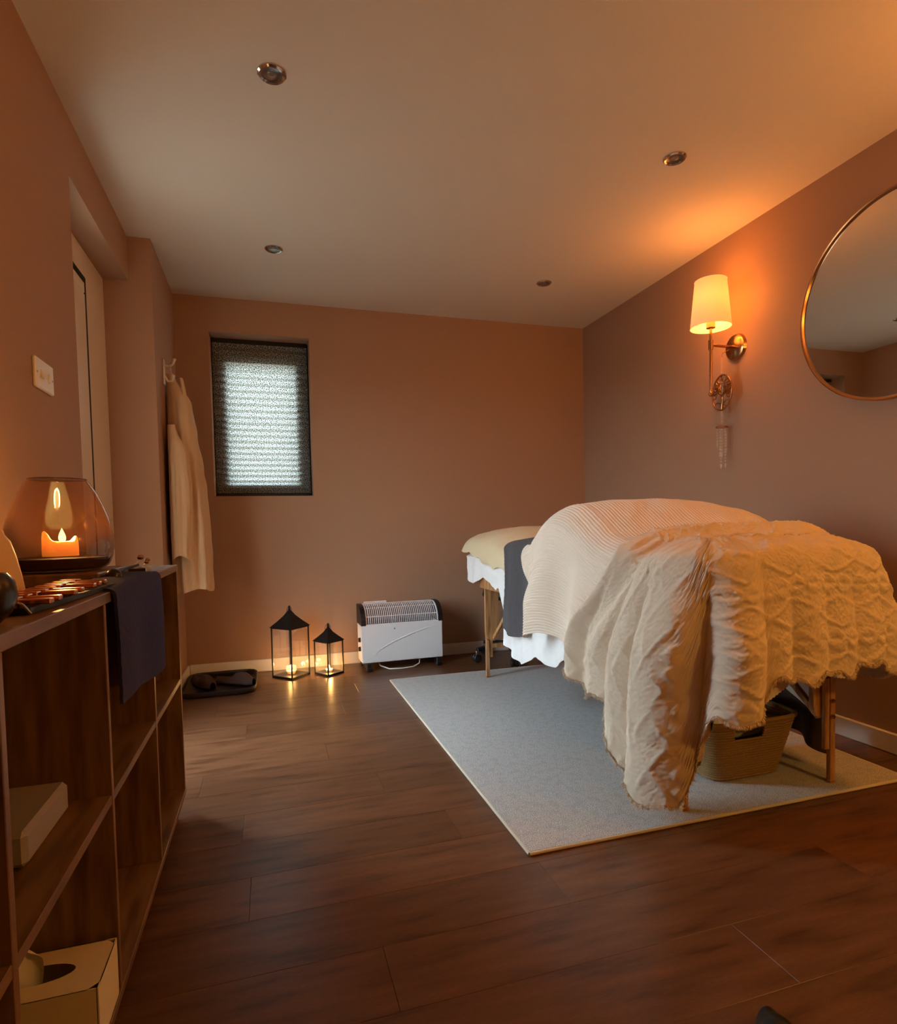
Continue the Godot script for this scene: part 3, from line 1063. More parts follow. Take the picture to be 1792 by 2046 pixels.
		fil.tube([Vector3(0, sin(a) * 0.03, cos(a) * 0.03), Vector3(0, sin(a - 0.3) * 0.055, cos(a - 0.3) * 0.055), Vector3(0, sin(a - 0.15) * 0.088, cos(a - 0.15) * 0.088)], 0.0026, 6)
	for k in 5:
		var a := -PI * (0.2 + 0.15 * k)
		fil.tube([Vector3(0, -0.06, 0), Vector3(0, sin(a) * 0.07 - 0.004, cos(a) * 0.05), Vector3(0, sin(a) * 0.088, cos(a) * 0.088)], [0.003, 0.0022, 0.0015], 6)
	part("filigree", fil, M.brass, o)
	var bead := []
	for k in 7: bead.append(Vector2(maxf(cos(-PI / 2 + PI * k / 6), 0.0), sin(-PI / 2 + PI * k / 6)))
	var beads := geo()
	for k in 7: beads.lathe(sc(bead, 0.006), 10, Vector3(0, 0.098 + 0.013 * k, 0))
	part("bead_string", beads, M.crystal, o)
	beads = geo()
	for k in 5: beads.lathe(sc(bead, 0.007), 10, Vector3(0, -0.104 - 0.014 * k, 0))
	part("bead_string", beads, M.crystal, o)
	part("hook", geo().tube([Vector3(0, 0.18, 0), Vector3(0.0, 0.20, 0.0), Vector3(0.02, 0.212, 0.03)], 0.0015, 6), M.brass, o)
	var cap := geo().lathe([Vector2(0.0, -0.172), Vector2(0.03, -0.176), Vector2(0.032, -0.182), Vector2(0, -0.182)], 18)
	part("tassel_cap", cap, M.brass, o)
	for k in 6:
		var a := TAU * k / 5
		var r := 0.022 if k < 5 else 0.0
		var low := -0.26 - 0.055 * ((k * 2) % 3)
		var dr := geo()
		var y := -0.19
		while y > low:
			dr.lathe(sc(bead, rng.randf_range(0.005, 0.0075)), 8, Vector3(cos(a) * r, y, sin(a) * r))
			y -= 0.015
		dr.lathe([Vector2(0, -0.02), Vector2(0.007, -0.004), Vector2(0.005, 0.006), Vector2(0, 0.008)], 6, Vector3(cos(a) * r, low - 0.004, sin(a) * r))
		part("crystal_strand", dr, M.crystal, o)


func sc(profile: Array, k: float) -> Array:
	var r := []
	for p in profile: r.append(p * k)
	return r


func build_mirror() -> void:
	var m := thing("round_mirror", "large round mirror with a thin brass frame on the right wall", "mirror", Vector3(XR, 1.785, -1.70))
	var side := Basis(Vector3.BACK, PI / 2)
	part("mirror_glass", geo().lathe([Vector2(0, 0.016), Vector2(0.388, 0.016), Vector2(0.388, 0.004), Vector2(0, 0.004)], 96, Vector3.ZERO, side), M.mirror_glass, m)
	part("frame", geo().lathe([Vector2(0.385, 0.0), Vector2(0.398, 0.0), Vector2(0.398, 0.026), Vector2(0.394, 0.028), Vector2(0.389, 0.026), Vector2(0.385, 0.017)], 96, Vector3.ZERO, side), M.brass, m)


func build_downlights() -> void:
	for d in [[0.057, -2.035, "unlit chrome ceiling downlight nearest the camera on the left"], [1.62, -2.07, "unlit chrome ceiling downlight above the wall lamp"], [0.073, -3.277, "unlit chrome ceiling downlight near the window"], [1.656, -3.331, "unlit chrome ceiling downlight near the far right corner"]]:
		var t := thing("downlight", d[2], "downlight", Vector3(d[0], HC, d[1]), "ceiling downlights")
		part("trim_ring", geo().lathe([Vector2(0.032, 0.006), Vector2(0.033, -0.006), Vector2(0.040, -0.008), Vector2(0.0455, -0.004), Vector2(0.046, 0.0)], 36), M.chrome, t)
		part("reflector", geo().lathe([Vector2(0.033, -0.003), Vector2(0.024, -0.0005), Vector2(0.0, -0.0004)], 28), M.lamp_lens, t)
		var cup := []
		for k in 6: cup.append(Vector2(0.016 * cos(PI / 2 * k / 5), -0.001 - 0.006 * sin(PI / 2 * k / 5)))
		part("lens", geo().lathe(cup, 20), M.clear_glass, t)


# ---------------------------------------------------------------- lanterns
func candle_flame(parent: Node, at: Vector3, h: float, e: float) -> void:
	var pr := []
	for k in 9:
		var s := k / 8.0
		pr.append(Vector2(h * 0.24 * sin(pow(s, 0.7) * PI) * (1.0 - 0.25 * s) + 0.0001, h * s))
	var f := part("flame", geo().lathe(pr, 14, at), M.flame, parent)
	part("wick", geo().tube([at + Vector3(0, -0.008, 0), at + Vector3(0.0005, 0.0, 0), at + Vector3(0.001, h * 0.2, 0)], 0.0008, 6), M.gasket, f)
	omni("candle_light", parent, at + Vector3(0, h * 0.45, 0), C_CANDLE, e, h * 0.22)


func build_lanterns() -> void:
	for d in [[0.108, -3.845, 0.112, 0.317, 0.098, 0.142, "taller black metal lantern with a lit candle on the floor", 0.79], [0.342, -3.815, 0.088, 0.217, 0.075, 0.125, "shorter black metal lantern with a lit tealight beside the heater", 0.62]]:
		var r: float = d[2]
		var y: float = d[3]
		var t := thing("candle_lantern", d[6], "lantern", Vector3(d[0], 0, d[1]), "black candle lanterns", d[7])
		var a := r / sqrt(2.0)
		var th := 0.0075
		part("base", geo().box(Vector3(0, 0.007, 0), Vector3(2 * a + th, 0.012, 2 * a + th), 0.001), M.black_metal, t)
		for sx in [-1, 1]:
			for sz in [-1, 1]:
				part("post", geo().box(Vector3(sx * a, 0.012 + (y - 0.012) / 2, sz * a), Vector3(th, y - 0.012, th), 0.0006), M.black_metal, t)
		var g := geo()
		for s in [-1, 1]:
			g.box(Vector3(0, y - 0.004, s * a), Vector3(2 * a, 0.008, th))
			g.box(Vector3(s * a, y - 0.004, 0), Vector3(th, 0.008, 2 * a))
		part("top_rail", g, M.black_metal, t)
		for k in 4:
			var b := Basis(Vector3.UP, PI / 2 * k)
			part("glass_pane", geo().box(b * Vector3(0, (0.012 + y - 0.008) / 2, a), Vector3(2 * a - th, y - 0.022, 0.0015), 0, b), M.lantern_glass, t)
		# pyramid roof, slightly concave, with neck and ring
		var rh: float = d[4]
		var o := a + 0.008
		for k in 4:
			var b := Basis(Vector3.UP, PI / 2 * k)
			var rf := geo()
			var rows := [[o, y], [o * 0.62, y + rh * 0.36], [o * 0.3, y + rh * 0.70], [0.009, y + rh]]
			for i in 3:
				var p: Array = rows[i]; var q: Array = rows[i + 1]
				rf.quad(b * Vector3(-p[0], p[1], p[0]), b * Vector3(p[0], p[1], p[0]), b * Vector3(q[0], q[1], q[0]), b * Vector3(-q[0], q[1], q[0]))
			rf.quad(b * Vector3(-o, y - 0.003, o), b * Vector3(o, y - 0.003, o), b * Vector3(o, y, o), b * Vector3(-o, y, o))
			part("roof_panel", rf, M.black_metal, t)
		part("neck", geo().lathe([Vector2(0.008, y + rh - 0.006), Vector2(0.010, y + rh + 0.008), Vector2(0.007, y + rh + 0.012), Vector2(0.007, y + rh + 0.03), Vector2(0.0, y + rh + 0.034)], 14), M.black_metal, t)
		var ring := []
		for k in 24: ring.append(Vector3(cos(TAU * k / 24) * 0.022 - 0.012, y + rh + 0.006 + sin(TAU * k / 24) * 0.022, 0.010))
		part("carrying_ring", geo().tube(ring, 0.0013, 6, true), M.black_metal, t)
		# candle in its cup stands inside
		var at := Vector3(d[0], 0.013, d[1])
		if y > 0.3:
			var c := thing("candle_cup", "clear glass cup candle burning inside the taller lantern", "candle", at)
			part("cup", geo().lathe([Vector2(0, 0.002), Vector2(0.026, 0.002), Vector2(0.034, 0.02), Vector2(0.030, 0.05)], 28), M.clear_glass, c)
			part("wax", geo().lathe([Vector2(0, 0.004), Vector2(0.024, 0.004), Vector2(0.028, 0.02), Vector2(0.02, 0.024), Vector2(0, 0.022)], 24), M.wax, c)
			candle_flame(c, Vector3(0, 0.03, 0), 0.034, E_CANDLE * 0.35)
		else:
			var c := thing("tealight", "small tealight burning inside the shorter lantern", "candle", at)
			part("cup", geo().lathe([Vector2(0, 0), Vector2(0.021, 0.0), Vector2(0.024, 0.017), Vector2(0.022, 0.017), Vector2(0.0205, 0.013)], 28), M.clear_glass, c)
			part("wax", geo().lathe([Vector2(0, 0.003), Vector2(0.0195, 0.003), Vector2(0.0205, 0.014), Vector2(0, 0.013)], 24), M.wax, c)
			candle_flame(c, Vector3(0, 0.02, 0), 0.026, E_CANDLE * 0.5)


# ---------------------------------------------------------------- heater
func build_heater() -> void:
	var h := thing("convector_heater", "white convector heater with black end caps against the back wall", "heater", Vector3(0.822, 0, -3.87), "", 0.02)
	var w := 0.272
	var zf := 0.085
	var zr := -0.085
	var cs := geo()
	cs.span(Vector3(-w, 0.05, zf - 0.012), Vector3(w, 0.302, zf), 0.004)
	cs.span(Vector3(-w, 0.05, zr), Vector3(w, 0.405, zr + 0.006), 0.002)
	for q in [-1, 1]: cs.span(Vector3(q * w, 0.05, zr), Vector3(q * (w - 0.006), 0.30, zf - 0.002), 0.002)
	cs.span(Vector3(-w, 0.05, zr), Vector3(w, 0.058, zf - 0.002), 0.002)
	part("casing", cs, M.heater_white, h)
	# curved grille: quarter profile from the front lip to the top rear edge
	var arc := []
	for k in 9:
		var a := PI / 2 * k / 8
		arc.append(Vector2(zf - 0.008 - 0.125 * (1.0 - cos(a)), 0.305 + 0.112 * sin(a)))
	var zb := Basis(Vector3(0, 0, 1), Vector3(0, 1, 0), Vector3(-1, 0, 0))
	for q in 3:
		part("heating_element", geo().box(Vector3(0, 0.13 + 0.05 * q, 0), Vector3(2 * w - 0.06, 0.014, 0.09), 0.003), M.heater_steel, h)
	part("inner_lining", geo().span(Vector3(-w + 0.02, 0.06, zr + 0.007), Vector3(w - 0.02, 0.404, zr + 0.010)).span(Vector3(-w + 0.02, 0.06, zf - 0.020), Vector3(w - 0.02, 0.298, zf - 0.016)), M.heater_steel, h)
	var g := geo()
	for k in 38:
		var x := -w + 0.035 + (2 * w - 0.07) * k / 37.0
		for i in 8:
			g.bar(Vector3(x, arc[i].y, arc[i].x), Vector3(x, arc[i + 1].y, arc[i + 1].x), 0.0044, 0.004, 0.0, Vector3.UP)
	for i in [2, 5]:
		g.box(Vector3(0, arc[i].y, arc[i].x), Vector3(2 * w - 0.06, 0.006, 0.006), 0.001)
	for i in 8:
		for s in [-1, 1]:
			g.bar(Vector3(s * (w - 0.031), arc[i].y, arc[i].x), Vector3(s * (w - 0.031), arc[i + 1].y, arc[i + 1].x), 0.009, 0.006)
	g.span(Vector3(-w + 0.03, 0.412, zr + 0.002), Vector3(w - 0.03, 0.42, zf - 0.128), 0.001)
	part("grille", g, M.heater_white, h)
	var cap := PackedVector2Array([Vector2(zr - 0.003, 0.295)])
	for p in arc: cap.append(Vector2(p.x + 0.011, p.y + 0.004) if p.y > 0.31 else Vector2(p.x + 0.012, 0.295))
	cap.append(Vector2(zr - 0.003, 0.421))
	for s in [-1, 1]:
		part("end_cap", geo().prism(cap, 0.03, Vector3(s * (w - 0.012), 0, 0), zb), M.black_plastic, h)
	part("rear_bracket", geo().span(Vector3(-0.225, 0.405, zr - 0.012), Vector3(-0.07, 0.430, zr), 0.002), M.heater_white, h)
	# raised swoosh across the front
	var sw := []
	var rad := []
	for k in 25:
		var s := k / 24.0
		sw.append(Vector3(-0.19 + 0.42 * s, 0.095 + 0.178 * pow(s, 0.62), zf + 0.0015))
		rad.append(0.0042 * sin(PI * clampf(s * 0.9 + 0.06, 0.0, 1.0)))
	part("swoosh", geo().tube(sw, rad, 8), M.heater_white, h)
	# small faint print under the grille: a mark and an illegible line
	var pr := geo()
	pr.prism(PackedVector2Array([Vector2(-0.063, 0.262), Vector2(-0.049, 0.262), Vector2(-0.056, 0.273)]), 0.0006, Vector3(0, 0, zf))
	part("maker_mark", pr, M.print_grey, h)
	for y in [0.175, 0.115]:
		part("control_knob", geo().lathe([Vector2(0, 0.014), Vector2(0.014, 0.013), Vector2(0.016, 0.0), Vector2(0, 0)], 20, Vector3(-w, y + 0.02, 0.02), Basis(Vector3.BACK, PI / 2)), M.black_plastic, h)
	for s in [-1, 1]:
		var ft := part("foot", geo().span(Vector3(s * 0.235 - 0.016, 0.012, -0.11), Vector3(s * 0.235 + 0.016, 0.052, 0.11), 0.006), M.black_plastic, h)
		for q in [-1, 1]:
			part("pad", geo().span(Vector3(s * 0.235 - 0.02, 0.0, q * 0.1 - 0.022), Vector3(s * 0.235 + 0.02, 0.026, q * 0.1 + 0.022), 0.006), M.black_plastic, ft)
	part("power_cord", geo().tube([Vector3(-0.16, 0.055, -0.02), Vector3(-0.15, 0.02, 0.05), Vector3(-0.10, 0.006, 0.10), Vector3(-0.02, 0.005, 0.115), Vector3(0.06, 0.006, 0.105), Vector3(0.11, 0.018, 0.07), Vector3(0.125, 0.052, 0.03)], 0.0042, 10), M.trim_white, h)


# ---------------------------------------------------------------- robe on its hook
func build_robe() -> void:
	var hk := thing("coat_hook", "cream ornate coat hook on the boxed-out wall", "hook", Vector3(XP, 1.80, -3.56))
	part("plate", geo().box(Vector3(0.004, 0, 0), Vector3(0.008, 0.14, 0.035), 0.003), M.trim_white, hk)
	part("hook", geo().tube([Vector3(0.006, 0.035, 0), Vector3(0.03, 0.03, 0), Vector3(0.05, 0.045, 0), Vector3(0.06, 0.075, 0)], [0.008, 0.007, 0.006, 0.009], 10), M.trim_white, hk)
	part("hook", geo().tube([Vector3(0.006, -0.02, 0), Vector3(0.022, -0.05, 0), Vector3(0.045, -0.045, 0), Vector3(0.052, -0.015, 0)], [0.007, 0.006, 0.006, 0.008], 10), M.trim_white, hk)
	# bath robe: a closed body of folds, widening from the hook to the hem, with a sleeve and a loose belt
	var rb := thing("bath_robe", "cream bath robe hanging from the hook beside the window", "robe", Vector3(XP + 0.006, 0.0, -3.62))
	var nf := noise(1.0, 31, 2)
	var body := func(y0: float, y1: float, za: Array, xa: Array, folds: float, seed_value: float) -> PackedVector3Array:
		var q := PackedVector3Array()
		for j in 60:
			var s := j / 59.0
			var y := lerpf(y1, y0, s)
			var w := prof_at(za, s)
			var dd := prof_at(xa, s)
			for i in 61:
				var a := TAU * i / 60
				var fr := 1.0 + folds * smoothstep(0.05, 0.5, s) * (sin(a * 7.0 + seed_value + s * 2.0) * 0.6 + 0.5 * sin(a * 11.0 + seed_value * 2.0 - s * 1.5)) + 0.05 * nf.get_noise_2d(a * 2.0 + seed_value, y * 6.0)
				var c := cos(a); var sn := sin(a)
				q.append(Vector3(maxf(dd * 0.5 + dd * 0.5 * sn * fr, 0.002), y + 0.012 * s * sin(a * 3.0 + seed_value), w * c * fr))
		return q
	# z half widths and x depths along the way down
	part("body", geo().sheet(body.call(0.60, 1.805, [0.015, 0.075, 0.105, 0.12, 0.13, 0.13, 0.135, 0.14], [0.04, 0.125, 0.145, 0.165, 0.18, 0.19, 0.195, 0.20], 0.15, 0.4), 61, 60, 0.0, true), M.robe_cream, rb)
	var sl := geo().sheet(body.call(0.79, 1.50, [0.02, 0.05, 0.055, 0.058, 0.062], [0.04, 0.10, 0.11, 0.105, 0.10], 0.08, 1.7), 61, 60, 0.0, true)
	part("sleeve", sl, M.robe_cream, rb, Vector3(0.015, 0, 0.15))
	sl = geo().sheet(body.call(1.27, 1.62, [0.02, 0.05, 0.06, 0.06, 0.065], [0.03, 0.07, 0.085, 0.09, 0.10], 0.05, 3.1), 61, 60, 0.0, true)
	part("sleeve", sl, M.robe_cream, rb, Vector3(-0.055, 0, 0.06), Vector3(0, 0.0, 0.12))
	var lap := PackedVector3Array()
	for j in 40:
		var s := j / 39.0
		for i in 12:
			var q := i / 11.0
			lap.append(Vector3(0.075 + 0.06 * pow(s, 0.8) + 0.012 * sin(q * PI) + 0.03 * q * s, lerpf(1.78, 1.20, s) + 0.03 * q * s, lerpf(0.04, 0.10, s) - q * lerpf(0.03, 0.10, s)))
	part("lapel", geo().sheet(lap, 12, 40, 0.008), M.robe_cream, rb)
	part("hanging_loop", geo().tube([Vector3(0.03, 1.80, 0.01), Vector3(0.03, 1.835, 0.06), Vector3(0.03, 1.80, 0.10)], 0.003, 6), M.robe_cream, rb)


func prof_at(a: Array, s: float) -> float:
	var p := s * (a.size() - 1)
	var i := mini(int(p), a.size() - 2)
	return lerpf(a[i], a[i + 1], smoothstep(0.0, 1.0, p - i))


# ---------------------------------------------------------------- on and in the shelving unit
func build_shelf_things() -> void:
	# board that raises the hurricane lamp
	solo("wooden_board", "copper-toned wooden board under the smoky glass hurricane", "board", geo().span(Vector3(-0.10, 0, -0.14), Vector3(0.105, 0.026, 0.14), 0.003), M.oak_board, Vector3(-0.455, TOP, -1.56))
	var y0 := TOP + 0.026
	var hl := thing("hurricane_lamp", "smoky amber glass hurricane with a thick burning candle", "candle holder", Vector3(-0.455, y0, -1.545))
	var out := [Vector2(0.0, 0.002), Vector2(0.080, 0.002), Vector2(0.095, 0.010), Vector2(0.104, 0.030), Vector2(0.1085, 0.055), Vector2(0.107, 0.082), Vector2(0.100, 0.115), Vector2(0.089, 0.148), Vector2(0.076, 0.178), Vector2(0.063, 0.200), Vector2(0.0565, 0.208)]
	part("glass_bowl", geo().lathe(out, 64), M.smoky_glass, hl)
	var rim := []
	for k in 48: rim.append(Vector3(cos(TAU * k / 48) * 0.0565, 0.208, sin(TAU * k / 48) * 0.0565))
	part("glass_rim", geo().tube(rim, 0.0017, 8, true), M.smoky_glass, hl)
	part("sand", geo().lathe([Vector2(0, 0.005), Vector2(0.078, 0.005), Vector2(0.093, 0.014), Vector2(0.101, 0.031), Vector2(0.06, 0.034), Vector2(0, 0.035)], 48), M.sand_brown, hl)
	var cd := thing("pillar_candle", "thick cream pillar candle melted unevenly inside the hurricane", "candle", Vector3(-0.455, y0 + 0.034, -1.545))
	var wp := PackedVector3Array()
	var rows := [[0.0355, 0.0], [0.0358, 0.012], [0.0355, 0.024], [0.035, 0.036], [0.0335, 0.045], [0.031, 0.0475], [0.028, 0.044], [0.025, 0.034], [0.018, 0.029], [0.008, 0.028], [0.0005, 0.028]]
	for j in rows.size():
		for i in 49:
			var a := TAU * i / 48
			var lobe := 0.024 * exp(-pow(angle_difference(a, 2.75) / 0.8, 4.0)) + 0.012 * exp(-pow(angle_difference(a, -0.45) / 0.6, 4.0))
			var up: float = [0.0, 0.0, 0.2, 0.7, 0.93, 1.0, 0.97, 0.85, 0.5, 0.12, 0.0][j]
			wp.append(Vector3(cos(a) * float(rows[j][0]), float(rows[j][1]) * 0.84 + (lobe * up - 0.006 * up), sin(a) * float(rows[j][0])))
	part("wax_body", geo().sheet(wp, 49, rows.size(), 0.0, true), M.wax, cd)
	candle_flame(cd, Vector3(0.006, 0.030, 0.006), 0.034, E_CANDLE)
	# tabletop chime: metal bars over a black frame
	var ch := thing("chime_set", "row of copper chime bars on a black frame, in front of the hurricane", "chime bars", Vector3(-0.36, TOP, -1.17))
	part("frame", geo().prism(PackedVector2Array([Vector2(-0.044, -0.22), Vector2(0.04, -0.22), Vector2(0.062, 0.16), Vector2(-0.046, 0.18)]), 0.009, Vector3(0, 0.0055, 0), Basis(Vector3.RIGHT, Vector3(0, 0, -1), Vector3.UP)), M.black_plastic, ch)
	for k in 10:
		var z := 0.19 - k * 0.041
		var l := 0.05 - 0.0017 * k
		part("chime_bar", geo().box(Vector3(-0.018 - 0.0006 * k, 0.0155, z), Vector3(l, 0.008, 0.019), 0.0015), M.copper, ch)
		if k in [0, 1, 3, 4, 6, 7, 8]:
			part("chime_bar", geo().box(Vector3(0.034 - 0.001 * k, 0.0155, z - 0.004), Vector3(0.046, 0.008, 0.017), 0.0015), M.copper, ch)
	for s in [[-0.04, 0.205], [0.025, 0.205], [-0.01, 0.20]]:
		part("clip", geo().tube([Vector3(s[0], 0.010, s[1] + 0.012), Vector3(s[0] + 0.003, 0.018, s[1] + 0.02), Vector3(s[0] + 0.010, 0.016, s[1] + 0.026), Vector3(s[0] + 0.02, 0.003, s[1] + 0.027)], 0.002, 8), M.chrome, ch)
	var ml := thing("mallet", "dark round-headed mallet lying at the end of the chime bars", "mallet", Vector3(-0.346, TOP, -1.44))
	var ball := []
	for k in 13: ball.append(Vector2(maxf(cos(-PI / 2 + PI * k / 12), 0.0) * 0.0165, sin(-PI / 2 + PI * k / 12) * 0.0165))
	part("head", geo().lathe(ball, 24, Vector3(0.02, 0.0165, 0.0)), M.ceramic_dark, ml)
	part("stick", geo().tube([Vector3(0.02, 0.018, -0.01), Vector3(0.024, 0.027, -0.10), Vector3(0.03, 0.029, -0.20)], 0.0032, 8), M.black_plastic, ml)
	# little things beyond: a small book and a cluster of glass stoppers
	var bk := thing("small_book", "small dark book lying beyond the mallet on the shelf", "book", Vector3(-0.40, TOP, -1.84), "", 0.3)
	part("cover", geo().box(Vector3(0, 0.006, 0), Vector3(0.11, 0.012, 0.15), 0.0015), M.ceramic_dark, bk)
	part("pages", geo().box(Vector3(0.003, 0.006, 0), Vector3(0.108, 0.008, 0.146)), M.paper_white, bk)
	for d in [[-0.345, -1.83, 0.016, "tallest small glass stopper bottle beyond the mallet"], [-0.325, -1.80, 0.011, "smaller round glass bottle nearest the shelf edge"], [-0.34, -1.90, 0.012, "glass bottle farthest along the shelf behind the navy towel"]]:
		var r: float = d[2]
		var b := thing("glass_bottle", d[3], "bottle", Vector3(d[0], TOP, d[1]), "small glass bottles on the shelf")
		part("flask", geo().lathe([Vector2(0, 0.001), Vector2(r * 0.8, 0.001), Vector2(r, r * 0.6), Vector2(r, r * 1.2), Vector2(r * 0.45, r * 1.8), Vector2(r * 0.4, r * 2.2)], 20), M.clear_glass, b)
		part("stopper", geo().lathe([Vector2(0, r * 2.1), Vector2(r * 0.42, r * 2.15), Vector2(r * 0.6, r * 2.5), Vector2(r * 0.35, r * 2.9), Vector2(0, r * 3.0)], 16), M.brass, b)
	# cream tapered vase and a dark bowl at the near end
	var cv := []
	for d in [[0.0, 0.0], [0.052, 0.0], [0.055, 0.006], [0.050, 0.04], [0.043, 0.075], [0.036, 0.10], [0.028, 0.112], [0.026, 0.120], [0.022, 0.118], [0.0, 0.08]]: cv.append(Vector2(d[0], d[1]))
	solo("tapered_vase", "cream tapered ceramic vase at the left edge beside the hurricane", "vase", geo().lathe(cv, 40), M.ceramic_cream, Vector3(-0.468, TOP, -1.205))
	var db := []
	for d in [[0.0, 0.0], [0.02, 0.0], [0.034, 0.014], [0.041, 0.034], [0.038, 0.054], [0.030, 0.064], [0.027, 0.063], [0.034, 0.05], [0.036, 0.034], [0.0, 0.01]]: db.append(Vector2(d[0], d[1]))
	solo("dark_bowl", "dark glossy round bowl at the left edge of the picture", "bowl", geo().lathe(db, 36), M.ceramic_dark, Vector3(-0.348, TOP, -0.87))
	# navy towel over the front edge
	var pts := PackedVector3Array()
	var fl := noise(60.0, 5, 2)
	var nu := 70
	var nv := 50
	for j in nv:
		var t := j / float(nv - 1)
		for i in nu:
			var s := i / float(nu - 1) * 0.31
			var hang := 0.235
			var z := lerpf(-1.255, -1.735, t)
			var p := Vector3(SX + 0.010, TOP - hang + s, z + 0.012 * (1.0 - smoothstep(0.0, 0.22, s)) * (t - 0.1))
			if s > hang - 0.01:
				var q := s - hang + 0.01
				var r := 0.016
				if q < r * PI / 2:
					p.y = TOP - 0.01 + r * sin(q / r); p.x = SX + 0.010 - r * (1.0 - cos(q / r))
				else:
					p.y = TOP + r - 0.01; p.x = SX + 0.010 - r - (q - r * PI / 2)
				p.y += 0.012 * sin(t * PI) * smoothstep(0.0, 0.05, q)
			p.x += 0.006 * sin(t * 8.0 + 0.5) * (1.0 - smoothstep(0.12, 0.24, s)) + 0.0012 * fl.get_noise_3d(p.x, p.y, p.z)
			p.y += (0.018 * (1.0 - t) - 0.018 * t + 0.004 * sin(t * 7.0)) * (1.0 - smoothstep(0.0, 0.2, s))
			pts.append(p)
	solo("navy_towel", "navy blue towel hanging over the front of the shelving unit", "towel", geo().sheet(pts, nu, nv, 0.006), M.towel_navy)
	# grey device on the middle shelf
	var dv := thing("music_player", "low grey electronic box on the upper shelf of the unit", "device", Vector3(-0.45, 0.449, -1.075))
	part("case", geo().box(Vector3(0, 0.030, 0), Vector3(0.20, 0.052, 0.19), 0.007), M.device_grey, dv)
	part("top_panel", geo().box(Vector3(-0.03, 0.0568, 0.015), Vector3(0.11, 0.002, 0.13), 0.0008), M.black_plastic, dv)
	part("status_light", geo().lathe([Vector2(0, 0.0596), Vector2(0.0022, 0.0592), Vector2(0.0026, 0.0576), Vector2(0, 0.0576)], 12, Vector3(0.0, 0, 0.02)), M.chrome, dv)
	for k in 2: part("socket", geo().box(Vector3(0.045 + 0.02 * k, 0.025, 0.0955), Vector3(0.012, 0.012, 0.002)), M.black_plastic, dv)
	for sx in [-1, 1]:
		for sz in [-1, 1]: part("foot", geo().lathe([Vector2(0, 0), Vector2(0.01, 0), Vector2(0.01, 0.005), Vector2(0, 0.005)], 12, Vector3(sx * 0.08, 0.0, sz * 0.075)), M.black_plastic, dv)
	# tissue box in the lower row
	var tb := thing("tissue_box", "pale tissue box with a tissue pulled up, on the bottom shelf", "tissue box", Vector3(-0.405, 0.079, -1.137))
	var hx := 0.112; var hz := 0.063; var hy := 0.108
	var g := geo()
	g.span(Vector3(-hx, 0, -hz), Vector3(hx, 0.003, hz))
	g.span(Vector3(-hx, 0, -hz), Vector3(-hx + 0.002, hy, hz))
	g.span(Vector3(hx - 0.002, 0, -hz), Vector3(hx, hy, hz))
	g.span(Vector3(-hx, 0, -hz), Vector3(hx, hy, -hz + 0.002))
	g.span(Vector3(-hx, 0, hz - 0.002), Vector3(hx - 0.0036, hy, hz))
	# lid with an oval opening
	for k in 32:
		var a := TAU * k / 32; var b := TAU * (k + 1) / 32
		var pa := Vector3(cos(a) * 0.062, hy, sin(a) * 0.024); var pb := Vector3(cos(b) * 0.062, hy, sin(b) * 0.024)
		var ka := 1.0 / maxf(absf(cos(a)) / hx, absf(sin(a)) / hz); var kb := 1.0 / maxf(absf(cos(b)) / hx, absf(sin(b)) / hz)
		var qa := Vector3(cos(a) * ka, hy, sin(a) * ka); var qb := Vector3(cos(b) * kb, hy, sin(b) * kb)
		g.quad(pb, qb, qa, pa)
	part("carton", g, M.paper_white, tb)
	var tp := PackedVector3Array()
	for j in 24:
		var s := j / 23.0
		for i in 30:
			var q := i / 29.0 * 2.0 - 1.0
			var w := lerpf(0.038, 0.062, sin(s * PI * 0.6)) * (1.0 - 0.55 * smoothstep(0.6, 1.0, s))
			tp.append(Vector3(-0.03 + q * w - 0.02 * s, hy - 0.03 + 0.125 * s - 0.018 * absf(q) * s, 0.010 * sin(q * 5.0 + s * 2.0) * (0.4 + s) + 0.018 * s))
	part("tissue", geo().sheet(tp, 30, 24), M.tissue, tb)


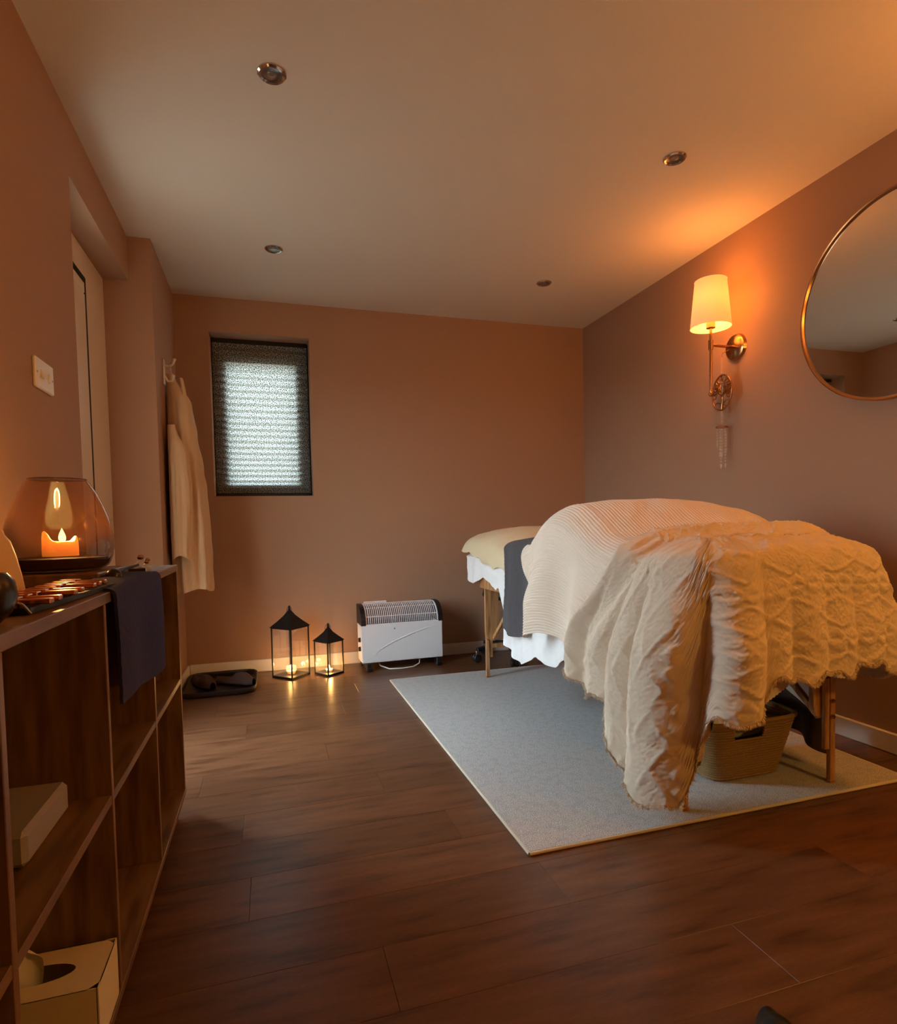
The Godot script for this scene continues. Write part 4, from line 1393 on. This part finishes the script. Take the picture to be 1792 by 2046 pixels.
# ---------------------------------------------------------------- on the floor and the near wall
func build_floor_things() -> void:
	# basket of seagrass rope under the table
	var bx := thing("wicker_basket", "woven seagrass basket under the foot end of the massage table", "basket", Vector3(1.61, 0.0105, -1.80))
	var g := geo()
	var rows := 22
	var rng := RandomNumberGenerator.new()
	rng.seed = 3
	for k in rows:
		var s := (k + 0.5) / rows
		var hx := lerpf(0.148, 0.205, s); var hz := lerpf(0.125, 0.165, s)
		var y := 0.006 + 0.208 * s
		var path := []
		var n := 84
		for i in n:
			var a := TAU * i / n
			var c := cos(a); var sn := sin(a)
			var q := pow(pow(absf(c), 6.0) + pow(absf(sn), 6.0), -1.0 / 6.0)
			var wob := 0.0028 * sin(i * PI + k * PI) + rng.randf_range(-0.0008, 0.0008)
			path.append(Vector3(c * q * (hx + wob), y + rng.randf_range(-0.0008, 0.0008), sn * q * (hz + wob)))
		if k >= 16 and k <= 19:   # hand hole in the face towards the camera
			var keep := []
			for i in n:
				var pp: Vector3 = path[(i + 26) % n]
				if not (pp.z > 0.1 and absf(pp.x + 0.03) < 0.052): keep.append(pp)
			g.tube(keep, 0.0052, 6)
		else: g.tube(path, 0.0054, 6, true)
	part("weave", g, M.seagrass, bx)
	var rimp := []
	for i in 84:
		var a := TAU * i / 84
		var q := pow(pow(absf(cos(a)), 6.0) + pow(absf(sin(a)), 6.0), -1.0 / 6.0)
		rimp.append(Vector3(cos(a) * q * 0.207, 0.218 + 0.0015 * sin(i * PI), sin(a) * q * 0.167))
	part("rim", geo().tube(rimp, 0.0085, 8, true), M.seagrass, bx)
	part("base", geo().box(Vector3(0, 0.004, 0), Vector3(0.27, 0.006, 0.22), 0.002), M.seagrass, bx)
	# rolled towel lying in the basket
	var pts := PackedVector3Array()
	for j in 30:
		var s := j / 29.0
		for i in 41:
			var a := TAU * i / 40
			var r := 0.058 * sqrt(maxf(0.0, 1.0 - pow(absf(s * 2.0 - 1.0), 8.0))) * (1.0 + 0.05 * sin(a * 2.0 + s * 5.0)) + 0.0005
			pts.append(Vector3(lerpf(-0.15, 0.15, s), sin(a) * r, cos(a) * r))
	solo("rolled_towel", "pale rolled towel lying in the wicker basket", "towel", geo().sheet(pts, 41, 30, 0.0, true), M.sheet_white, Vector3(1.60, 0.185, -1.77))
	# castor stool behind the head end
	var st := thing("castor_stool", "black castor stool pushed under the head end of the table", "stool", Vector3(1.56, 0, -3.765))
	for k in 5:
		var a := TAU * k / 5 + 0.55
		var tip := Vector3(cos(a) * 0.24, 0.085, sin(a) * 0.24)
		part("base_arm", geo().bar(Vector3(0, 0.115, 0), tip, 0.035, 0.026, 0.006), M.black_plastic, st)
		var cs := part("castor", geo().lathe([Vector2(0, 0.05), Vector2(0.010, 0.05), Vector2(0.010, 0.078), Vector2(0, 0.078)], 12, Vector3(tip.x, 0, tip.z)), M.chrome, st)
		for q in [-1, 1]:
			part("wheel", geo().lathe([Vector2(0, -0.010), Vector2(0.024, -0.010), Vector2(0.028, -0.006), Vector2(0.028, 0.006), Vector2(0.024, 0.010), Vector2(0, 0.010)], 24, Vector3(tip.x, 0.0285, tip.z) + Vector3(sin(a), 0, -cos(a)) * 0.014 * q, Basis(Vector3.UP, -a) * Basis(Vector3.RIGHT, PI / 2)), M.black_plastic, cs)
	part("gas_lift", geo().lathe([Vector2(0, 0.10), Vector2(0.03, 0.10), Vector2(0.03, 0.26), Vector2(0.016, 0.265), Vector2(0.016, 0.42), Vector2(0, 0.42)], 20), M.chrome, st)
	part("seat", geo().lathe([Vector2(0, 0.42), Vector2(0.16, 0.425), Vector2(0.175, 0.45), Vector2(0.165, 0.485), Vector2(0, 0.495)], 40), M.black_plastic, st)
	# boot tray in the corner with a pair of slippers
	var tr := thing("boot_tray", "dark plastic boot tray on the floor in the far left corner", "tray", Vector3(-0.30, 0, -3.745))
	var rr := func(hx: float, hz: float, y: float) -> Array:
		var p := []
		for i in 48:
			var a := TAU * i / 48
			var q := pow(pow(absf(cos(a)), 7.0) + pow(absf(sin(a)), 7.0), -1.0 / 7.0)
			p.append(Vector3(cos(a) * q * hx, y, sin(a) * q * hz))
		return p
	pts = PackedVector3Array()
	var lv := [[0.165, 0.20, 0.002], [0.195, 0.235, 0.002], [0.203, 0.243, 0.012], [0.205, 0.247, 0.034], [0.200, 0.243, 0.037], [0.196, 0.239, 0.033], [0.190, 0.232, 0.008], [0.001, 0.001, 0.006]]
	for l in lv:
		var ring: Array = rr.call(l[0], l[1], l[2])
		ring.append(ring[0])
		for p in ring: pts.append(p)
	part("tray", geo().sheet(pts, 49, lv.size(), 0.0, true), M.tray_plastic, tr)
	for d in [[-0.40, -3.76, 0.5, "left brown slipper lying in the boot tray"], [-0.22, -3.74, 1.0, "right brown slipper lying in the boot tray"]]:
		var sl := thing("slipper", d[3], "slipper", Vector3(d[0], 0.009, d[1]), "pair of slippers in the tray", d[2])
		pts = PackedVector3Array()
		var so := PackedVector3Array()
		for j in 24:
			var s := j / 23.0
			var w := 0.042 * pow(sin(PI * (0.04 + 0.92 * s)), 0.45) * lerpf(0.85, 1.1, s)
			var hgt := lerpf(0.028, 0.062, smoothstep(0.35, 0.6, s)) * (1.0 - 0.55 * smoothstep(0.75, 1.0, s))
			for i in 25:
				var a := TAU * i / 24
				pts.append(Vector3(cos(a) * w, 0.012 + maxf(0.0, sin(a)) * hgt, lerpf(-0.125, 0.125, s)))
				so.append(Vector3(cos(a) * w * 1.06, 0.007 + 0.007 * sin(a), lerpf(-0.128, 0.128, s)))
		part("upper", geo().sheet(pts, 25, 24, 0.0, true), M.slipper_brown, sl)
		part("sole", geo().sheet(so, 25, 24, 0.0, true), M.shoe_black, sl)
	# double light switch
	var sw := thing("light_switch", "cream double light switch on the left wall", "switch", Vector3(XL, 1.40, -2.035))
	part("plate", geo().box(Vector3(0.005, 0, 0), Vector3(0.010, 0.088, 0.146), 0.003), M.switch_plate, sw)
	for s in [-1, 1]:
		part("rocker", geo().box(Vector3(0.0115, 0, s * 0.03), Vector3(0.006, 0.026, 0.014), 0.0015, Basis(Vector3.BACK, 0.14 * s)), M.switch_plate, sw)
		part("screw", geo().lathe([Vector2(0, 0.0108), Vector2(0.003, 0.0106), Vector2(0.0034, 0.0095)], 10, Vector3(0, 0, s * 0.062), Basis(Vector3.BACK, -PI / 2)), M.chrome, sw)
	# toe of a black shoe at the bottom edge
	var sh := thing("black_shoe", "toe of a black shoe at the bottom edge of the picture", "shoe", Vector3(0.775, 0, -0.70), "", -0.45)
	pts = PackedVector3Array()
	for j in 30:
		var s := j / 29.0
		var w := 0.046 * pow(sin(PI * (0.03 + 0.94 * s)), 0.4)
		var hgt := lerpf(0.05, 0.075, smoothstep(0.3, 0.9, s))
		for i in 33:
			var a := TAU * i / 32
			pts.append(Vector3(cos(a) * w, 0.026 + maxf(-0.3, sin(a)) * hgt * (0.55 + 0.45 * smoothstep(0.0, 0.2, s)), lerpf(-0.14, 0.14, s)))
	part("upper", geo().sheet(pts, 33, 30, 0.0, true), M.shoe_black, sh)
	part("sole", geo().box(Vector3(0, 0.008, 0.01), Vector3(0.08, 0.014, 0.23), 0.006), M.shoe_black, sh)
